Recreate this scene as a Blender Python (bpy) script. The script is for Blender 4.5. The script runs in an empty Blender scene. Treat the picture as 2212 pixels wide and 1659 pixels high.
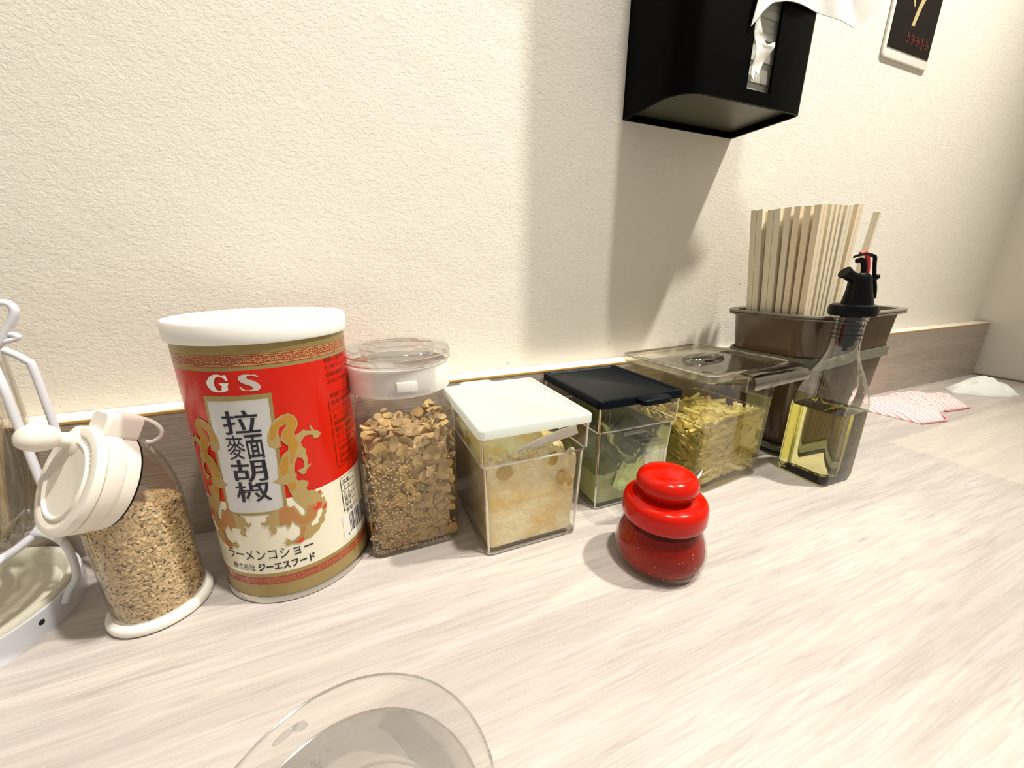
import bpy, bmesh, math, random, json
from math import sin, cos, pi, radians, atan2, sqrt
from mathutils import Vector, Matrix, noise
from mathutils.geometry import tessellate_polygon

S = 0.18          # one working unit is the camera's height over the counter, 18 cm
scn = bpy.context.scene
COL = scn.collection
# ------------------------------------------------------------------ camera, light, exposure
cd = bpy.data.cameras.new('camera'); cam = bpy.data.objects.new('camera', cd); COL.objects.link(cam)
cd.sensor_width = 36.0; cd.lens = 36.0 * 830.0 / 2212.0; cd.clip_start = 0.005
cam.location = (0, 0, S); cam.rotation_euler = (radians(90 - 16.6), 0, radians(-22.45))
scn.camera = cam
scn.view_settings.view_transform = 'Standard'; scn.view_settings.look = 'None'
scn.view_settings.gamma = 1.0; scn.view_settings.exposure = 0.0
scn.view_settings.use_curve_mapping = False
scn.cycles.use_denoising = True
scn.cycles.max_bounces = 14; scn.cycles.transparent_max_bounces = 40
scn.cycles.transmission_bounces = 12; scn.cycles.sample_clamp_indirect = 6.0
scn.cycles.caustics_refractive = True

wd = bpy.data.worlds.new('room_light'); scn.world = wd; wd.use_nodes = True
bg = wd.node_tree.nodes['Background']; bg.inputs[0].default_value = (1.0, 0.93, 0.80, 1); bg.inputs[1].default_value = 0.40

def spot(name, loc, target, watts, size, angle, blend, col=(1, 0.9, 0.76)):
    d = bpy.data.lights.new(name, 'SPOT'); d.energy = watts; d.shadow_soft_size = size
    d.spot_size = radians(angle); d.spot_blend = blend; d.color = col
    o = bpy.data.objects.new(name, d); COL.objects.link(o)
    o.location = Vector(loc) * S
    o.rotation_euler = (Vector(target) - Vector(loc)).to_track_quat('-Z', 'Y').to_euler()
    return o
spot('downlight', (4.3, -0.35, 7.2), (2.6, 1.775, 2.7), 98, 0.026, 72, 1.0, (1, .955, .86))
spot('downlight', (1.45, -0.6, 8.6), (-1.3, 1.775, 1.8), 84, 0.04, 84, 1.0, (1, .945, .875))

# ------------------------------------------------------------------ materials
def nodes(m):
    m.use_nodes = True; nt = m.node_tree
    return nt, nt.nodes['Principled BSDF']
def mat(name, col, rough=0.5, metal=0.0, spec=0.5, trans=0.0, ior=1.45, sss=0.0, bump=None, var=None, coat=0.0, emit=None):
    m = bpy.data.materials.new(name); nt, p = nodes(m)
    p.inputs['Base Color'].default_value = (*col, 1); p.inputs['Roughness'].default_value = rough
    p.inputs['Metallic'].default_value = metal; p.inputs['Specular IOR Level'].default_value = spec
    p.inputs['Transmission Weight'].default_value = trans; p.inputs['IOR'].default_value = ior
    p.inputs['Subsurface Weight'].default_value = sss; p.inputs['Subsurface Scale'].default_value = 0.004
    p.inputs['Coat Weight'].default_value = coat
    tc = None
    if bump or var:
        tc = nt.nodes.new('ShaderNodeTexCoord')
    if bump:                      # (scale per metre, distance m, detail)
        n = nt.nodes.new('ShaderNodeTexNoise'); n.inputs['Scale'].default_value = bump[0]; n.inputs['Detail'].default_value = bump[2]
        b = nt.nodes.new('ShaderNodeBump'); b.inputs['Distance'].default_value = bump[1]; b.inputs['Strength'].default_value = 1.0
        nt.links.new(tc.outputs['Object'], n.inputs['Vector']); nt.links.new(n.outputs['Fac'], b.inputs['Height'])
        nt.links.new(b.outputs['Normal'], p.inputs['Normal'])
    if var:                       # (scale, colour2, lo, hi, stretch)
        mp = nt.nodes.new('ShaderNodeMapping'); mp.inputs['Scale'].default_value = var[4] if len(var) > 4 else (1, 1, 1)
        n = nt.nodes.new('ShaderNodeTexNoise'); n.inputs['Scale'].default_value = var[0]; n.inputs['Detail'].default_value = 5
        r = nt.nodes.new('ShaderNodeValToRGB'); r.color_ramp.elements[0].position = var[2]; r.color_ramp.elements[1].position = var[3]
        r.color_ramp.elements[0].color = (*col, 1); r.color_ramp.elements[1].color = (*var[1], 1)
        nt.links.new(tc.outputs['Object'], mp.inputs[0]); nt.links.new(mp.outputs[0], n.inputs['Vector'])
        nt.links.new(n.outputs['Fac'], r.inputs[0]); nt.links.new(r.outputs[0], p.inputs['Base Color'])
    return m
def clear(name, tint=(1, 1, 1), rough=0.03, ior=1.45, gloss=(1, 1, 1), extra=0.0, edge=0.75):
    """thin clear plastic or glass sheet: see-through with a Fresnel sheen"""
    m = bpy.data.materials.new(name); m.use_nodes = True; nt = m.node_tree; nt.nodes.clear()
    o = nt.nodes.new('ShaderNodeOutputMaterial'); mx = nt.nodes.new('ShaderNodeMixShader')
    t = nt.nodes.new('ShaderNodeBsdfTransparent'); t.inputs[0].default_value = (*tint, 1)
    g = nt.nodes.new('ShaderNodeBsdfGlossy'); g.inputs['Roughness'].default_value = rough; g.inputs[0].default_value = (*gloss, 1)
    lw = nt.nodes.new('ShaderNodeLayerWeight'); lw.inputs[0].default_value = 0.5     # longer way through the sheet when seen edge-on
    pw = nt.nodes.new('ShaderNodeMath'); pw.operation = 'POWER'; pw.inputs[1].default_value = 3.0
    cm_ = nt.nodes.new('ShaderNodeMix'); cm_.data_type = 'RGBA'; cm_.inputs[6].default_value = (*tint, 1); cm_.inputs[7].default_value = (tint[0] * edge, tint[1] * edge, tint[2] * edge, 1)
    nt.links.new(lw.outputs['Facing'], pw.inputs[0]); nt.links.new(pw.outputs[0], cm_.inputs[0]); nt.links.new(cm_.outputs[2], t.inputs[0])
    f = nt.nodes.new('ShaderNodeFresnel'); f.inputs[0].default_value = ior
    ad = nt.nodes.new('ShaderNodeMath'); ad.operation = 'ADD'; ad.inputs[1].default_value = extra; ad.use_clamp = True
    ge = nt.nodes.new('ShaderNodeNewGeometry'); mr = nt.nodes.new('ShaderNodeMapRange')      # same sheen on both faces of the sheet
    mr.inputs[3].default_value = ior; mr.inputs[4].default_value = 1.0 / ior
    nt.links.new(ge.outputs['Backfacing'], mr.inputs[0]); nt.links.new(mr.outputs[0], f.inputs[0])
    nt.links.new(f.outputs[0], ad.inputs[0])
    nt.links.new(ad.outputs[0], mx.inputs[0]); nt.links.new(t.outputs[0], mx.inputs[1]); nt.links.new(g.outputs[0], mx.inputs[2])
    nt.links.new(mx.outputs[0], o.inputs[0])
    return m
def laminate(name, c1, c2, c3, seam=False, fine=1.0):
    m = bpy.data.materials.new(name); nt, p = nodes(m)
    tc = nt.nodes.new('ShaderNodeTexCoord'); p.inputs['Roughness'].default_value = 0.38; p.inputs['Specular IOR Level'].default_value = 0.35
    def band(scale, stretch, lo, hi, det=4, dist=0.6):
        mp = nt.nodes.new('ShaderNodeMapping'); mp.inputs['Scale'].default_value = stretch
        n = nt.nodes.new('ShaderNodeTexNoise'); n.inputs['Scale'].default_value = scale; n.inputs['Detail'].default_value = det; n.inputs['Distortion'].default_value = dist
        r = nt.nodes.new('ShaderNodeMapRange'); r.inputs[1].default_value = lo; r.inputs[2].default_value = hi
        nt.links.new(tc.outputs['Object'], mp.inputs[0]); nt.links.new(mp.outputs[0], n.inputs['Vector']); nt.links.new(n.outputs['Fac'], r.inputs[0])
        return r.outputs[0]
    a = band(1.0, (5, 60 * fine, 60 * fine), 0.40, 0.62); b = band(1.0, (22, 420 * fine, 420 * fine), 0.42, 0.75, 6, 1.2)
    c = band(1.0, (3, 12, 12), 0.40, 0.65, 2, 0.3)
    def mix(fa, x, y, k):
        mu = nt.nodes.new('ShaderNodeMath'); mu.operation = 'MULTIPLY'; mu.inputs[1].default_value = k; nt.links.new(fa, mu.inputs[0])
        mx = nt.nodes.new('ShaderNodeMix'); mx.data_type = 'RGBA'; nt.links.new(mu.outputs[0], mx.inputs[0])
        if isinstance(x, tuple): mx.inputs[6].default_value = (*x, 1)
        else: nt.links.new(x, mx.inputs[6])
        mx.inputs[7].default_value = (*y, 1); return mx.outputs[2]
    x = mix(a, c1, c2, 0.75); x = mix(b, x, c3, 0.55); x = mix(c, x, c2, 0.45)
    if seam:                      # beyond the sheet joint the print is paler and yellower
        sp = nt.nodes.new('ShaderNodeSeparateXYZ'); nt.links.new(tc.outputs['Object'], sp.inputs[0])
        g = nt.nodes.new('ShaderNodeMath'); g.operation = 'GREATER_THAN'; g.inputs[1].default_value = 2.92 * S; nt.links.new(sp.outputs[0], g.inputs[0])
        h = nt.nodes.new('ShaderNodeMath'); h.operation = 'LESS_THAN'; h.inputs[1].default_value = 1.10 * S; nt.links.new(sp.outputs[1], h.inputs[0])
        gh = nt.nodes.new('ShaderNodeMath'); gh.operation = 'MULTIPLY'; nt.links.new(g.outputs[0], gh.inputs[0]); nt.links.new(h.outputs[0], gh.inputs[1])
        x = mix(gh.outputs[0], x, (0.62, 0.57, 0.48), 0.4)
    nt.links.new(x, p.inputs['Base Color'])
    bp = nt.nodes.new('ShaderNodeBump'); bp.inputs['Distance'].default_value = 0.00012; nt.links.new(b, bp.inputs['Height']); nt.links.new(bp.outputs[0], p.inputs['Normal'])
    return m
def plaster():
    m = bpy.data.materials.new('plaster'); nt, p = nodes(m)
    tc = nt.nodes.new('ShaderNodeTexCoord'); p.inputs['Roughness'].default_value = 0.75; p.inputs['Specular IOR Level'].default_value = 0.2
    mp = nt.nodes.new('ShaderNodeMapping'); mp.inputs['Scale'].default_value = (0.75, 1, 1); mp.inputs['Rotation'].default_value = (0, radians(25), 0)
    n = nt.nodes.new('ShaderNodeTexNoise'); n.inputs['Scale'].default_value = 480; n.inputs['Detail'].default_value = 5; n.inputs['Roughness'].default_value = 0.6; n.inputs['Distortion'].default_value = 0.8
    b = nt.nodes.new('ShaderNodeBump'); b.inputs['Distance'].default_value = 0.0005; b.inputs['Strength'].default_value = 0.9
    n2 = nt.nodes.new('ShaderNodeTexNoise'); n2.inputs['Scale'].default_value = 40
    b2 = nt.nodes.new('ShaderNodeBump'); b2.inputs['Distance'].default_value = 0.0008; b2.inputs['Strength'].default_value = 0.6
    L = nt.links.new
    L(tc.outputs['Object'], mp.inputs[0]); L(mp.outputs[0], n.inputs['Vector']); L(tc.outputs['Object'], n2.inputs['Vector'])
    L(n2.outputs['Fac'], b2.inputs['Height']); L(b2.outputs[0], b.inputs['Normal']); L(n.outputs['Fac'], b.inputs['Height']); L(b.outputs[0], p.inputs['Normal'])
    # a few small brown splashes
    v = nt.nodes.new('ShaderNodeTexVoronoi'); v.inputs['Scale'].default_value = 22; L(tc.outputs['Object'], v.inputs['Vector'])
    n3 = nt.nodes.new('ShaderNodeTexNoise'); n3.inputs['Scale'].default_value = 9; L(tc.outputs['Object'], n3.inputs['Vector'])
    a = nt.nodes.new('ShaderNodeMath'); a.operation = 'LESS_THAN'; a.inputs[1].default_value = 0.032; L(v.outputs['Distance'], a.inputs[0])
    c = nt.nodes.new('ShaderNodeMath'); c.operation = 'GREATER_THAN'; c.inputs[1].default_value = 0.52; L(n3.outputs['Fac'], c.inputs[0])
    d = nt.nodes.new('ShaderNodeMath'); d.operation = 'MULTIPLY'; L(a.outputs[0], d.inputs[0]); L(c.outputs[0], d.inputs[1])
    e = nt.nodes.new('ShaderNodeMath'); e.operation = 'MULTIPLY'; e.inputs[1].default_value = 0.55; L(d.outputs[0], e.inputs[0])
    mx = nt.nodes.new('ShaderNodeMix'); mx.data_type = 'RGBA'; mx.inputs[6].default_value = (0.80, 0.76, 0.675, 1); mx.inputs[7].default_value = (0.45, 0.32, 0.18, 1)
    L(e.outputs[0], mx.inputs[0]); L(mx.outputs[2], p.inputs['Base Color'])
    return m
M = dict(
    plaster=plaster(),
    counter=laminate('pale_wood_laminate', (0.58, 0.53, 0.48), (0.43, 0.385, 0.36), (0.30, 0.26, 0.245), seam=True),
    splash=laminate('grey_wood_laminate', (0.44, 0.375, 0.31), (0.34, 0.285, 0.235), (0.27, 0.225, 0.18), fine=0.9),
    splash_top=mat('cream_edge_laminate', (0.80, 0.73, 0.62), 0.45),
    glue=mat('amber_glue_line', (0.55, 0.33, 0.08), 0.5),
    white=mat('white_plastic', (0.86, 0.83, 0.76), 0.32, sss=0.15),
    milk=mat('milky_lid_plastic', (0.88, 0.89, 0.84), 0.35, sss=0.3),
    frost=mat('frosted_white_lid', (0.84, 0.88, 0.83), 0.4, sss=0.3),
    grind=mat('off_white_plastic', (0.80, 0.75, 0.67), 0.42, bump=(260, 0.0001, 3)),
    black=mat('black_plastic', (0.003, 0.003, 0.004), 0.3, spec=0.18),
    navy=mat('navy_black_plastic', (0.002, 0.004, 0.007), 0.40, spec=0.10, bump=(1200, 0.00002, 2)),
    metalblack=mat('black_painted_metal', (0.001, 0.001, 0.001), 0.4, spec=0.04, bump=(900, 0.00003, 2)),
    undermetal=mat('dull_metal_floor', (0.10, 0.10, 0.07), 0.4, metal=0.7),
    rubber=mat('black_rubber', (0.004, 0.004, 0.004), 0.55, spec=.15),
    redplastic=mat('glossy_red_plastic', (0.52, 0.006, 0.0), 0.14, spec=0.35),
    redliner=mat('red_silicone', (0.62, 0.04, 0.05), 0.4),
    gold=mat('dull_gold_print', (0.33, 0.25, 0.09), 0.35, metal=0.35, var=(60, (0.38, 0.29, 0.12), 0.4, 0.7)),
    goldp=mat('gold_ink', (0.42, 0.30, 0.11), 0.35),
    orangeink=mat('orange_brown_ink', (0.47, 0.19, 0.06), 0.4, var=(900, (0.38, 0.2, 0.06), 0.35, 0.65)),
    amberink=mat('amber_ink', (0.47, 0.23, 0.025), 0.4, var=(900, (0.42, 0.22, 0.03), 0.35, 0.65)),
    redink=mat('bright_red_ink', (0.66, 0.045, 0.01), 0.4),
    redlabel=mat('red_label', (0.58, 0.010, 0.001), 0.28, spec=0.35, coat=0.1),
    cream=mat('cream_label', (0.80, 0.76, 0.60), 0.25, coat=0.5),
    brick=mat('brick_red_band', (0.36, 0.06, 0.02), 0.25, coat=0.5),
    brick2=mat('faded_red_band', (0.47, 0.13, 0.05), 0.25, coat=0.5),
    silver=mat('silver_label_panel', (0.60, 0.60, 0.60), 0.28, metal=0.25, bump=(25, 0.0008, 1)),
    ink=mat('black_ink', (0.012, 0.01, 0.02), 0.4),
    darkred=mat('dark_red_ink', (0.20, 0.012, 0.0), 0.4),
    whiteink=mat('white_ink', (0.80, 0.78, 0.72), 0.3),
    greyink=mat('silver_ink', (0.60, 0.56, 0.50), 0.3, metal=0.3),
    bandgold=mat('tan_line_ink', (0.50, 0.30, 0.12), 0.35),
    steel=mat('bare_steel', (0.62, 0.61, 0.55), 0.22, metal=1.0),
    clear=clear('clear_plastic', (0.97, 0.97, 0.96)),
    lidclear=clear('clear_lid_plastic', (0.93, 0.93, 0.94), 0.05, 1.5, extra=0.10),
    tub=clear('clear_tub_plastic', (0.96, 0.95, 0.92), 0.03, 1.4),
    smoky=clear('clear_smoky_pan_plastic', (0.88, 0.86, 0.79), 0.04, 1.45, extra=0.02),
    panlip=clear('glossy_clear_lip', (0.52, 0.48, 0.42), 0.07, 1.6, extra=0.22),
    glass=clear('thin_glass', (0.94, 0.94, 0.92), 0.02, 1.5, extra=0.03, edge=.5),
    hazy=clear('hazy_glass', (0.90, 0.885, 0.85), 0.10, 1.45, extra=0.04),
    realglass=mat('bottle_glass_solid', (1.0, 1.0, 0.985), 0.0, trans=1.0, ior=1.5),
    realoil=clear('pale_yellow_oil_body', (0.95, 0.94, 0.66), 0.03, 1.0, edge=.9),
    botglass=clear('bottle_glass', (0.95, 0.96, 0.93), 0.02, 1.45, extra=0.0),
    oil=clear('pale_yellow_oil', (0.80, 0.78, 0.28), 0.04, 1.2),
    oilbase=clear('green_glass_base', (0.72, 0.74, 0.50), 0.1, 1.4),
    brine=clear('cloudy_yellow_brine', (0.92, 0.88, 0.64), 0.05, 1.33),
    glint=clear('edge_highlight_glint', (.92, .92, .88), .06, 1.5, extra=.42),  # boosted sheen: edge highlights are built into this material
    brown=clear('smoked_brown_plastic', (0.30, 0.17, 0.06), 0.12, 1.5, extra=0.02),
    brownrib=mat('ribbed_brown_plastic', (0.10, 0.06, 0.03), 0.2, spec=0.9),
    brownrim=mat('brown_grey_rim', (0.16, 0.135, 0.10), 0.3, spec=0.6),
    rackgrey=mat('grey_green_painted_metal', (0.17, 0.17, 0.13), 0.4, metal=0.2),
    wood=mat('pale_split_wood', (0.85, 0.75, 0.56), 0.6, var=(30, (0.78, 0.65, 0.45), 0.35, 0.7, (6, 6, 0.4))),
    woodb=mat('greyer_split_wood', (0.80, 0.74, 0.58), 0.6, var=(30, (0.74, 0.65, 0.47), 0.35, 0.7, (6, 6, 0.4))),
    seed=mat('sesame_seed', (0.78, 0.61, 0.36), 0.5, var=(300, (0.60, 0.43, 0.22), 0.35, 0.7)),
    seedcore=mat('sesame_fill', (0.50, 0.37, 0.20), 0.8),
    flake=mat('fried_garlic_flake', (0.70, 0.50, 0.25), 0.55, bump=(500, 0.0003, 3), var=(120, (0.56, 0.38, 0.17), 0.35, 0.7), sss=0.1),
    flake2=mat('golden_garlic_flake', (0.80, 0.55, 0.22), 0.5, bump=(500, 0.0003, 3)),
    crumb=mat('garlic_crumb', (0.68, 0.49, 0.26), 0.7, bump=(700, 0.0008, 4), var=(350, (0.52, 0.35, 0.17), 0.35, 0.7)),
    garlic=mat('grated_garlic', (0.86, 0.64, 0.22), 0.38, sss=0.2, bump=(170, 0.0022, 4), var=(48, (0.97, 0.88, 0.56), 0.38, 0.60)),
    garlicdk=mat('amber_garlic_juice', (0.62, 0.42, 0.12), 0.3, sss=0.2),
    wasabi=mat('green_paste', (0.40, 0.47, 0.17), 0.5, bump=(160, 0.0010, 3), var=(60, (0.50, 0.57, 0.26), 0.35, 0.65)),
    smear=mat('thin_green_smear', (0.17, 0.21, 0.055), 0.5, bump=(200, 0.0008, 3)),
    veg=mat('pickled_vegetable_strip', (0.88, 0.83, 0.62), 0.35, sss=0.2, var=(40, (0.78, 0.68, 0.40), 0.4, 0.7)),
    chili=mat('red_chili_paste', (0.25, 0.006, 0.001), 0.35, spec=0.15, bump=(90, 0.0008, 3), var=(40, (0.36, 0.02, 0.003), 0.4, 0.7)),
    chilispeck=mat('chili_seed', (0.50, 0.14, 0.03), 0.4),
    chiliglass=clear('jar_glass', (0.97, 0.93, 0.90), 0.02, 1.3),
    paper=mat('white_tissue_paper', (0.86, 0.85, 0.80), 0.85, sss=0.1),
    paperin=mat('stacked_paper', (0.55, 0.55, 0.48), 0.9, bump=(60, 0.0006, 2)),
    tray=mat('cream_tray_plastic', (0.80, 0.77, 0.64), 0.25),
    wire=mat('pale_blue_white_wire', (0.74, 0.76, 0.82), 0.3, coat=0.2),
    pick=mat('toothpick_wood', (0.70, 0.56, 0.34), 0.6, var=(40, (0.86, 0.74, 0.52), 0.35, 0.65, (9, 9, 0.3))),
    postframe=mat('white_sign_frame', (0.85, 0.82, 0.74), 0.3),
    postblack=mat('black_sign_face', (0.010, 0.007, 0.005), 0.45, spec=.12),
    postgold=mat('gold_brush_stroke', (0.55, 0.45, 0.22), 0.4),
    postred=mat('dark_red_seal_print', (0.12, 0.012, 0.012), 0.4),
    lighthole=mat('hole_shadow', (0.02, 0.02, 0.02), 0.8),
)
def cloth():
    m = bpy.data.materials.new('pink_striped_cloth'); nt, p = nodes(m); p.inputs['Roughness'].default_value = 0.9
    tc = nt.nodes.new('ShaderNodeTexCoord'); mp = nt.nodes.new('ShaderNodeMapping'); mp.inputs['Rotation'].default_value = (0, 0, radians(24))
    w = nt.nodes.new('ShaderNodeTexWave'); w.inputs['Scale'].default_value = 58; w.inputs['Distortion'].default_value = 0.6; w.inputs['Detail'].default_value = 1
    r = nt.nodes.new('ShaderNodeValToRGB'); r.color_ramp.elements[0].position = 0.15; r.color_ramp.elements[1].position = 0.6
    r.color_ramp.elements[0].color = (0.72, 0.36, 0.37, 1); r.color_ramp.elements[1].color = (0.82, 0.72, 0.69, 1)
    L = nt.links.new; L(tc.outputs['Object'], mp.inputs[0]); L(mp.outputs[0], w.inputs[0]); L(w.outputs['Fac'], r.inputs[0]); L(r.outputs[0], p.inputs['Base Color'])
    return m
def thinwhite(name, col, k):
    m = bpy.data.materials.new(name); nt, p = nodes(m); p.inputs['Base Color'].default_value = (*col, 1); p.inputs['Roughness'].default_value = .4
    t = nt.nodes.new('ShaderNodeBsdfTranslucent'); t.inputs[0].default_value = (*col, 1); mx = nt.nodes.new('ShaderNodeMixShader'); mx.inputs[0].default_value = k
    nt.links.new(p.outputs[0], mx.inputs[1]); nt.links.new(t.outputs[0], mx.inputs[2]); nt.links.new(mx.outputs[0], nt.nodes['Material Output'].inputs[0]); return m
def softglass(name='drinking_glass_clear', ior=1.4, k=.80):
    m = mat(name, (1, 1, .98), 0.0, trans=1.0, ior=ior); nt = m.node_tree
    t = nt.nodes.new('ShaderNodeBsdfTransparent'); t.inputs[0].default_value = (.985, .985, .98, 1); mx = nt.nodes.new('ShaderNodeMixShader'); mx.inputs[0].default_value = k
    nt.links.new(nt.nodes['Principled BSDF'].outputs[0], mx.inputs[1]); nt.links.new(t.outputs[0], mx.inputs[2]); nt.links.new(mx.outputs[0], nt.nodes['Material Output'].inputs[0]); return m
M['frost'] = thinwhite('frosted_translucent_lid', (.80, .83, .79), .5)
M['cloth'] = cloth(); M['clothred'] = mat('pink_hem', (0.74, 0.33, 0.34), 0.9)

# ------------------------------------------------------------------ mesh building (all in working units)
class MB:
    def __init__(s): s.v = []; s.f = []; s.smooth = True
    def add(s, v, f):
        o = len(s.v); s.v += [tuple(x) for x in v]; s.f += [tuple(i + o for i in q) for q in f]; return s
    def box(s, x0, x1, y0, y1, z0, z1, R=None, piv=None):
        v = [(x, y, z) for z in (z0, z1) for x, y in ((x0, y0), (x1, y0), (x1, y1), (x0, y1))]
        if R: v = [tuple(Vector(piv) + R @ (Vector(q) - Vector(piv))) for q in v]
        return s.add(v, [(3, 2, 1, 0), (4, 5, 6, 7), (0, 1, 5, 4), (1, 2, 6, 5), (2, 3, 7, 6), (3, 0, 4, 7)])
    def rings(s, rs, cap0=True, cap1=True, closed=False):
        n = len(rs[0]); v = [p for r in rs for p in r]; f = []
        K = len(rs)
        for k in range(K - 1 + (1 if closed else 0)):
            a = k * n; b = ((k + 1) % K) * n
            for i in range(n):
                j = (i + 1) % n; f.append((a + i, a + j, b + j, b + i))
        if cap0 and not closed: f.append(tuple(reversed(range(n))))
        if cap1 and not closed: f.append(tuple(range((K - 1) * n, K * n)))
        return s.add(v, f)
    def lathe(s, prof, c, n=64, axis=None, cap0=False, cap1=False):
        c = Vector(c)
        if axis is None: X, Y, Z = Vector((1, 0, 0)), Vector((0, 1, 0)), Vector((0, 0, 1))
        else:
            Z = Vector(axis).normalized(); X = Vector((0, 0, 1)).cross(Z)
            X = X.normalized() if X.length > 1e-4 else Vector((1, 0, 0)); Y = Z.cross(X)
        rs = [[c + Z * z + (X * cos(2 * pi * i / n) + Y * sin(2 * pi * i / n)) * r for i in range(n)] for r, z in prof]
        return s.rings(rs, cap0, cap1)
    def tube(s, pts, r, n=10, closed=False, sub=6):
        P = [Vector(p) for p in pts]
        if sub > 1:
            Q = []; K = len(P)
            for i in range(K if closed else K - 1):
                p0 = P[i - 1] if (i > 0 or closed) else P[0]; p1 = P[i]; p2 = P[(i + 1) % K]; p3 = P[(i + 2) % K] if (closed or i + 2 < K) else P[-1]
                for t in range(sub):
                    t /= sub
                    Q.append(0.5 * ((2 * p1) + (p2 - p0) * t + (2 * p0 - 5 * p1 + 4 * p2 - p3) * t * t + (3 * p1 - p0 - 3 * p2 + p3) * t ** 3))
            if not closed: Q.append(P[-1])
            P = Q
        K = len(P); rs = []; N = None
        for i in range(K):
            a = P[(i + 1) % K] if (closed or i < K - 1) else P[i]; b = P[i - 1] if (closed or i > 0) else P[i]
            T = (a - b).normalized()
            if N is None: N = T.orthogonal().normalized()
            else: N = (N - T * N.dot(T)).normalized()
            B = T.cross(N); rr = r[i * len(r) // K] if isinstance(r, (list, tuple)) else r
            rs.append([P[i] + (N * cos(2 * pi * k / n) + B * sin(2 * pi * k / n)) * rr for k in range(n)])
        return s.rings(rs, True, True, closed)
    def ell(s, c, rx, ry, rz, n=20, m=12, R=None):
        c = Vector(c); rs = []
        for k in range(1, m):
            t = pi * k / m; ring = []
            for i in range(n):
                q = Vector((rx * sin(t) * cos(2 * pi * i / n), ry * sin(t) * sin(2 * pi * i / n), -rz * cos(t)))
                ring.append(c + (R @ q if R else q))
            rs.append(ring)
        return s.rings(rs)
    def obj(s, name, m, parent=None, smooth=True, ang=40, disp=None, bevel=0):
        org = Vector((0, 0, 0)); q = parent
        while q is not None:
            org += q.location; q = q.parent
        me = bpy.data.meshes.new(name)
        v = s.v
        if disp: v = [disp(Vector(p)) for p in v]
        me.from_pydata([(p[0] * S - org.x, p[1] * S - org.y, p[2] * S - org.z) for p in v], [], s.f)
        if bevel:
            b = bmesh.new(); b.from_mesh(me)
            es = [e for e in b.edges if len(e.link_faces) == 2 and e.calc_face_angle(0) > 0.6]
            bmesh.ops.bevel(b, geom=es, offset=bevel * S, segments=3, affect='EDGES', profile=0.5, clamp_overlap=True)
            b.to_mesh(me); b.free()
        me.materials.append(M[m] if isinstance(m, str) else m)
        if smooth:
            me.shade_smooth()
            try: me.set_sharp_from_angle(angle=radians(ang))
            except Exception: pass
        o = bpy.data.objects.new(name, me); COL.objects.link(o)
        if parent is not None: o.parent = parent
        return o
def thing(name, loc, label, cat, group=None):
    o = bpy.data.objects.new(name, None); COL.objects.link(o); o.location = Vector(loc) * S
    o.empty_display_size = 0.01
    return tag(o, label, cat, group)
def tag(o, label, cat, group=None):
    o['label'] = label; o['category'] = cat
    if group: o['group'] = group
    return o
def struct(o): o['kind'] = 'structure'; return o
def rrect(cx, cy, z, hx, hy, r, rot=0.0, n=6, sub=1):
    """rounded rectangle ring; sub splits the straight sides"""
    out = []; r = min(r, hx, hy)
    for q, (sx, sy) in enumerate(((1, 1), (-1, 1), (-1, -1), (1, -1))):
        for k in range(n + 1):
            a = pi / 2 * (q + k / n)
            out.append(Vector((sx * (hx - r) + r * cos(a), sy * (hy - r) + r * sin(a))))
        if sub > 1:
            nq = (q + 1) % 4; nx, ny = ((1, 1), (-1, 1), (-1, -1), (1, -1))[nq]; a = pi / 2 * nq
            e = Vector((nx * (hx - r) + r * cos(a), ny * (hy - r) + r * sin(a))); st = out[-1].copy()
            for k in range(1, sub): out.append(st.lerp(e, k / sub))
    c, s_ = cos(rot), sin(rot)
    return [Vector((cx + p.x * c - p.y * s_, cy + p.x * s_ + p.y * c, z)) for p in out]
def tub(sections, th, name, m, parent, rot=0.0, floor=None, n=6):
    """open container: sections (cx,cy,z,hx,hy,r) outside, wall thickness th, floor height"""
    o = [rrect(*q, rot, n) for q in sections]
    if th is None:      # thin moulded sheet
        b = MB(); b.rings(o, cap1=False); return b.obj(name, m, parent)
    i = []
    for cx, cy, z, hx, hy, r in reversed(sections):
        i.append(rrect(cx, cy, z, hx - th, hy - th, max(r - th, 0.004), rot, n))
    cx, cy, z, hx, hy, r = sections[0]
    i[-1] = rrect(cx, cy, z + (floor or th), hx - th, hy - th, max(r - th, 0.004), rot, n)
    b = MB(); b.rings(o + i); return b.obj(name, m, parent)

# ------------------------------------------------------------------ setting
CY = 1.662; WY = 1.775; RX = 5.67; TZ = 0.515
b = MB(); b.box(-4.2, RX + 0.2, WY, WY + 0.25, -0.6, 6.2); struct(b.obj('wall_back', 'plaster', smooth=False))
b = MB(); b.box(RX, RX + 0.2, -3.0, WY + 0.25, -0.6, 6.2); struct(b.obj('wall_right', 'plaster', smooth=False))
b = MB(); b.box(-4.2, RX - 0.02, -1.7, WY, -0.16, 0.0); tag(b.obj('counter', 'counter', smooth=False), 'long pale wood-look laminate counter carrying all the condiments', 'counter')
b = MB(); b.box(-4.2, RX - 0.035, CY, WY - 0.002, 0.001, TZ - 0.006); bs = struct(b.obj('trim_1', 'splash', smooth=False))
b = MB(); b.box(-4.2, RX - 0.035, CY + 0.004, WY - 0.002, TZ - 0.006, TZ); b.obj('top_edge', 'splash_top', bs, smooth=False)
b = MB(); b.box(-4.2, RX - 0.035, CY - 0.0015, CY + 0.004, TZ - 0.009, TZ - 0.001); b.obj('glue_line', 'glue', bs, smooth=False)
b = MB(); b.tube([(RX - 0.01, y, 0.004) for y in (CY, 1.0, 0.2, -1.6)], 0.012, 8, sub=2); struct(b.obj('trim_2', 'rackgrey'))

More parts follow.
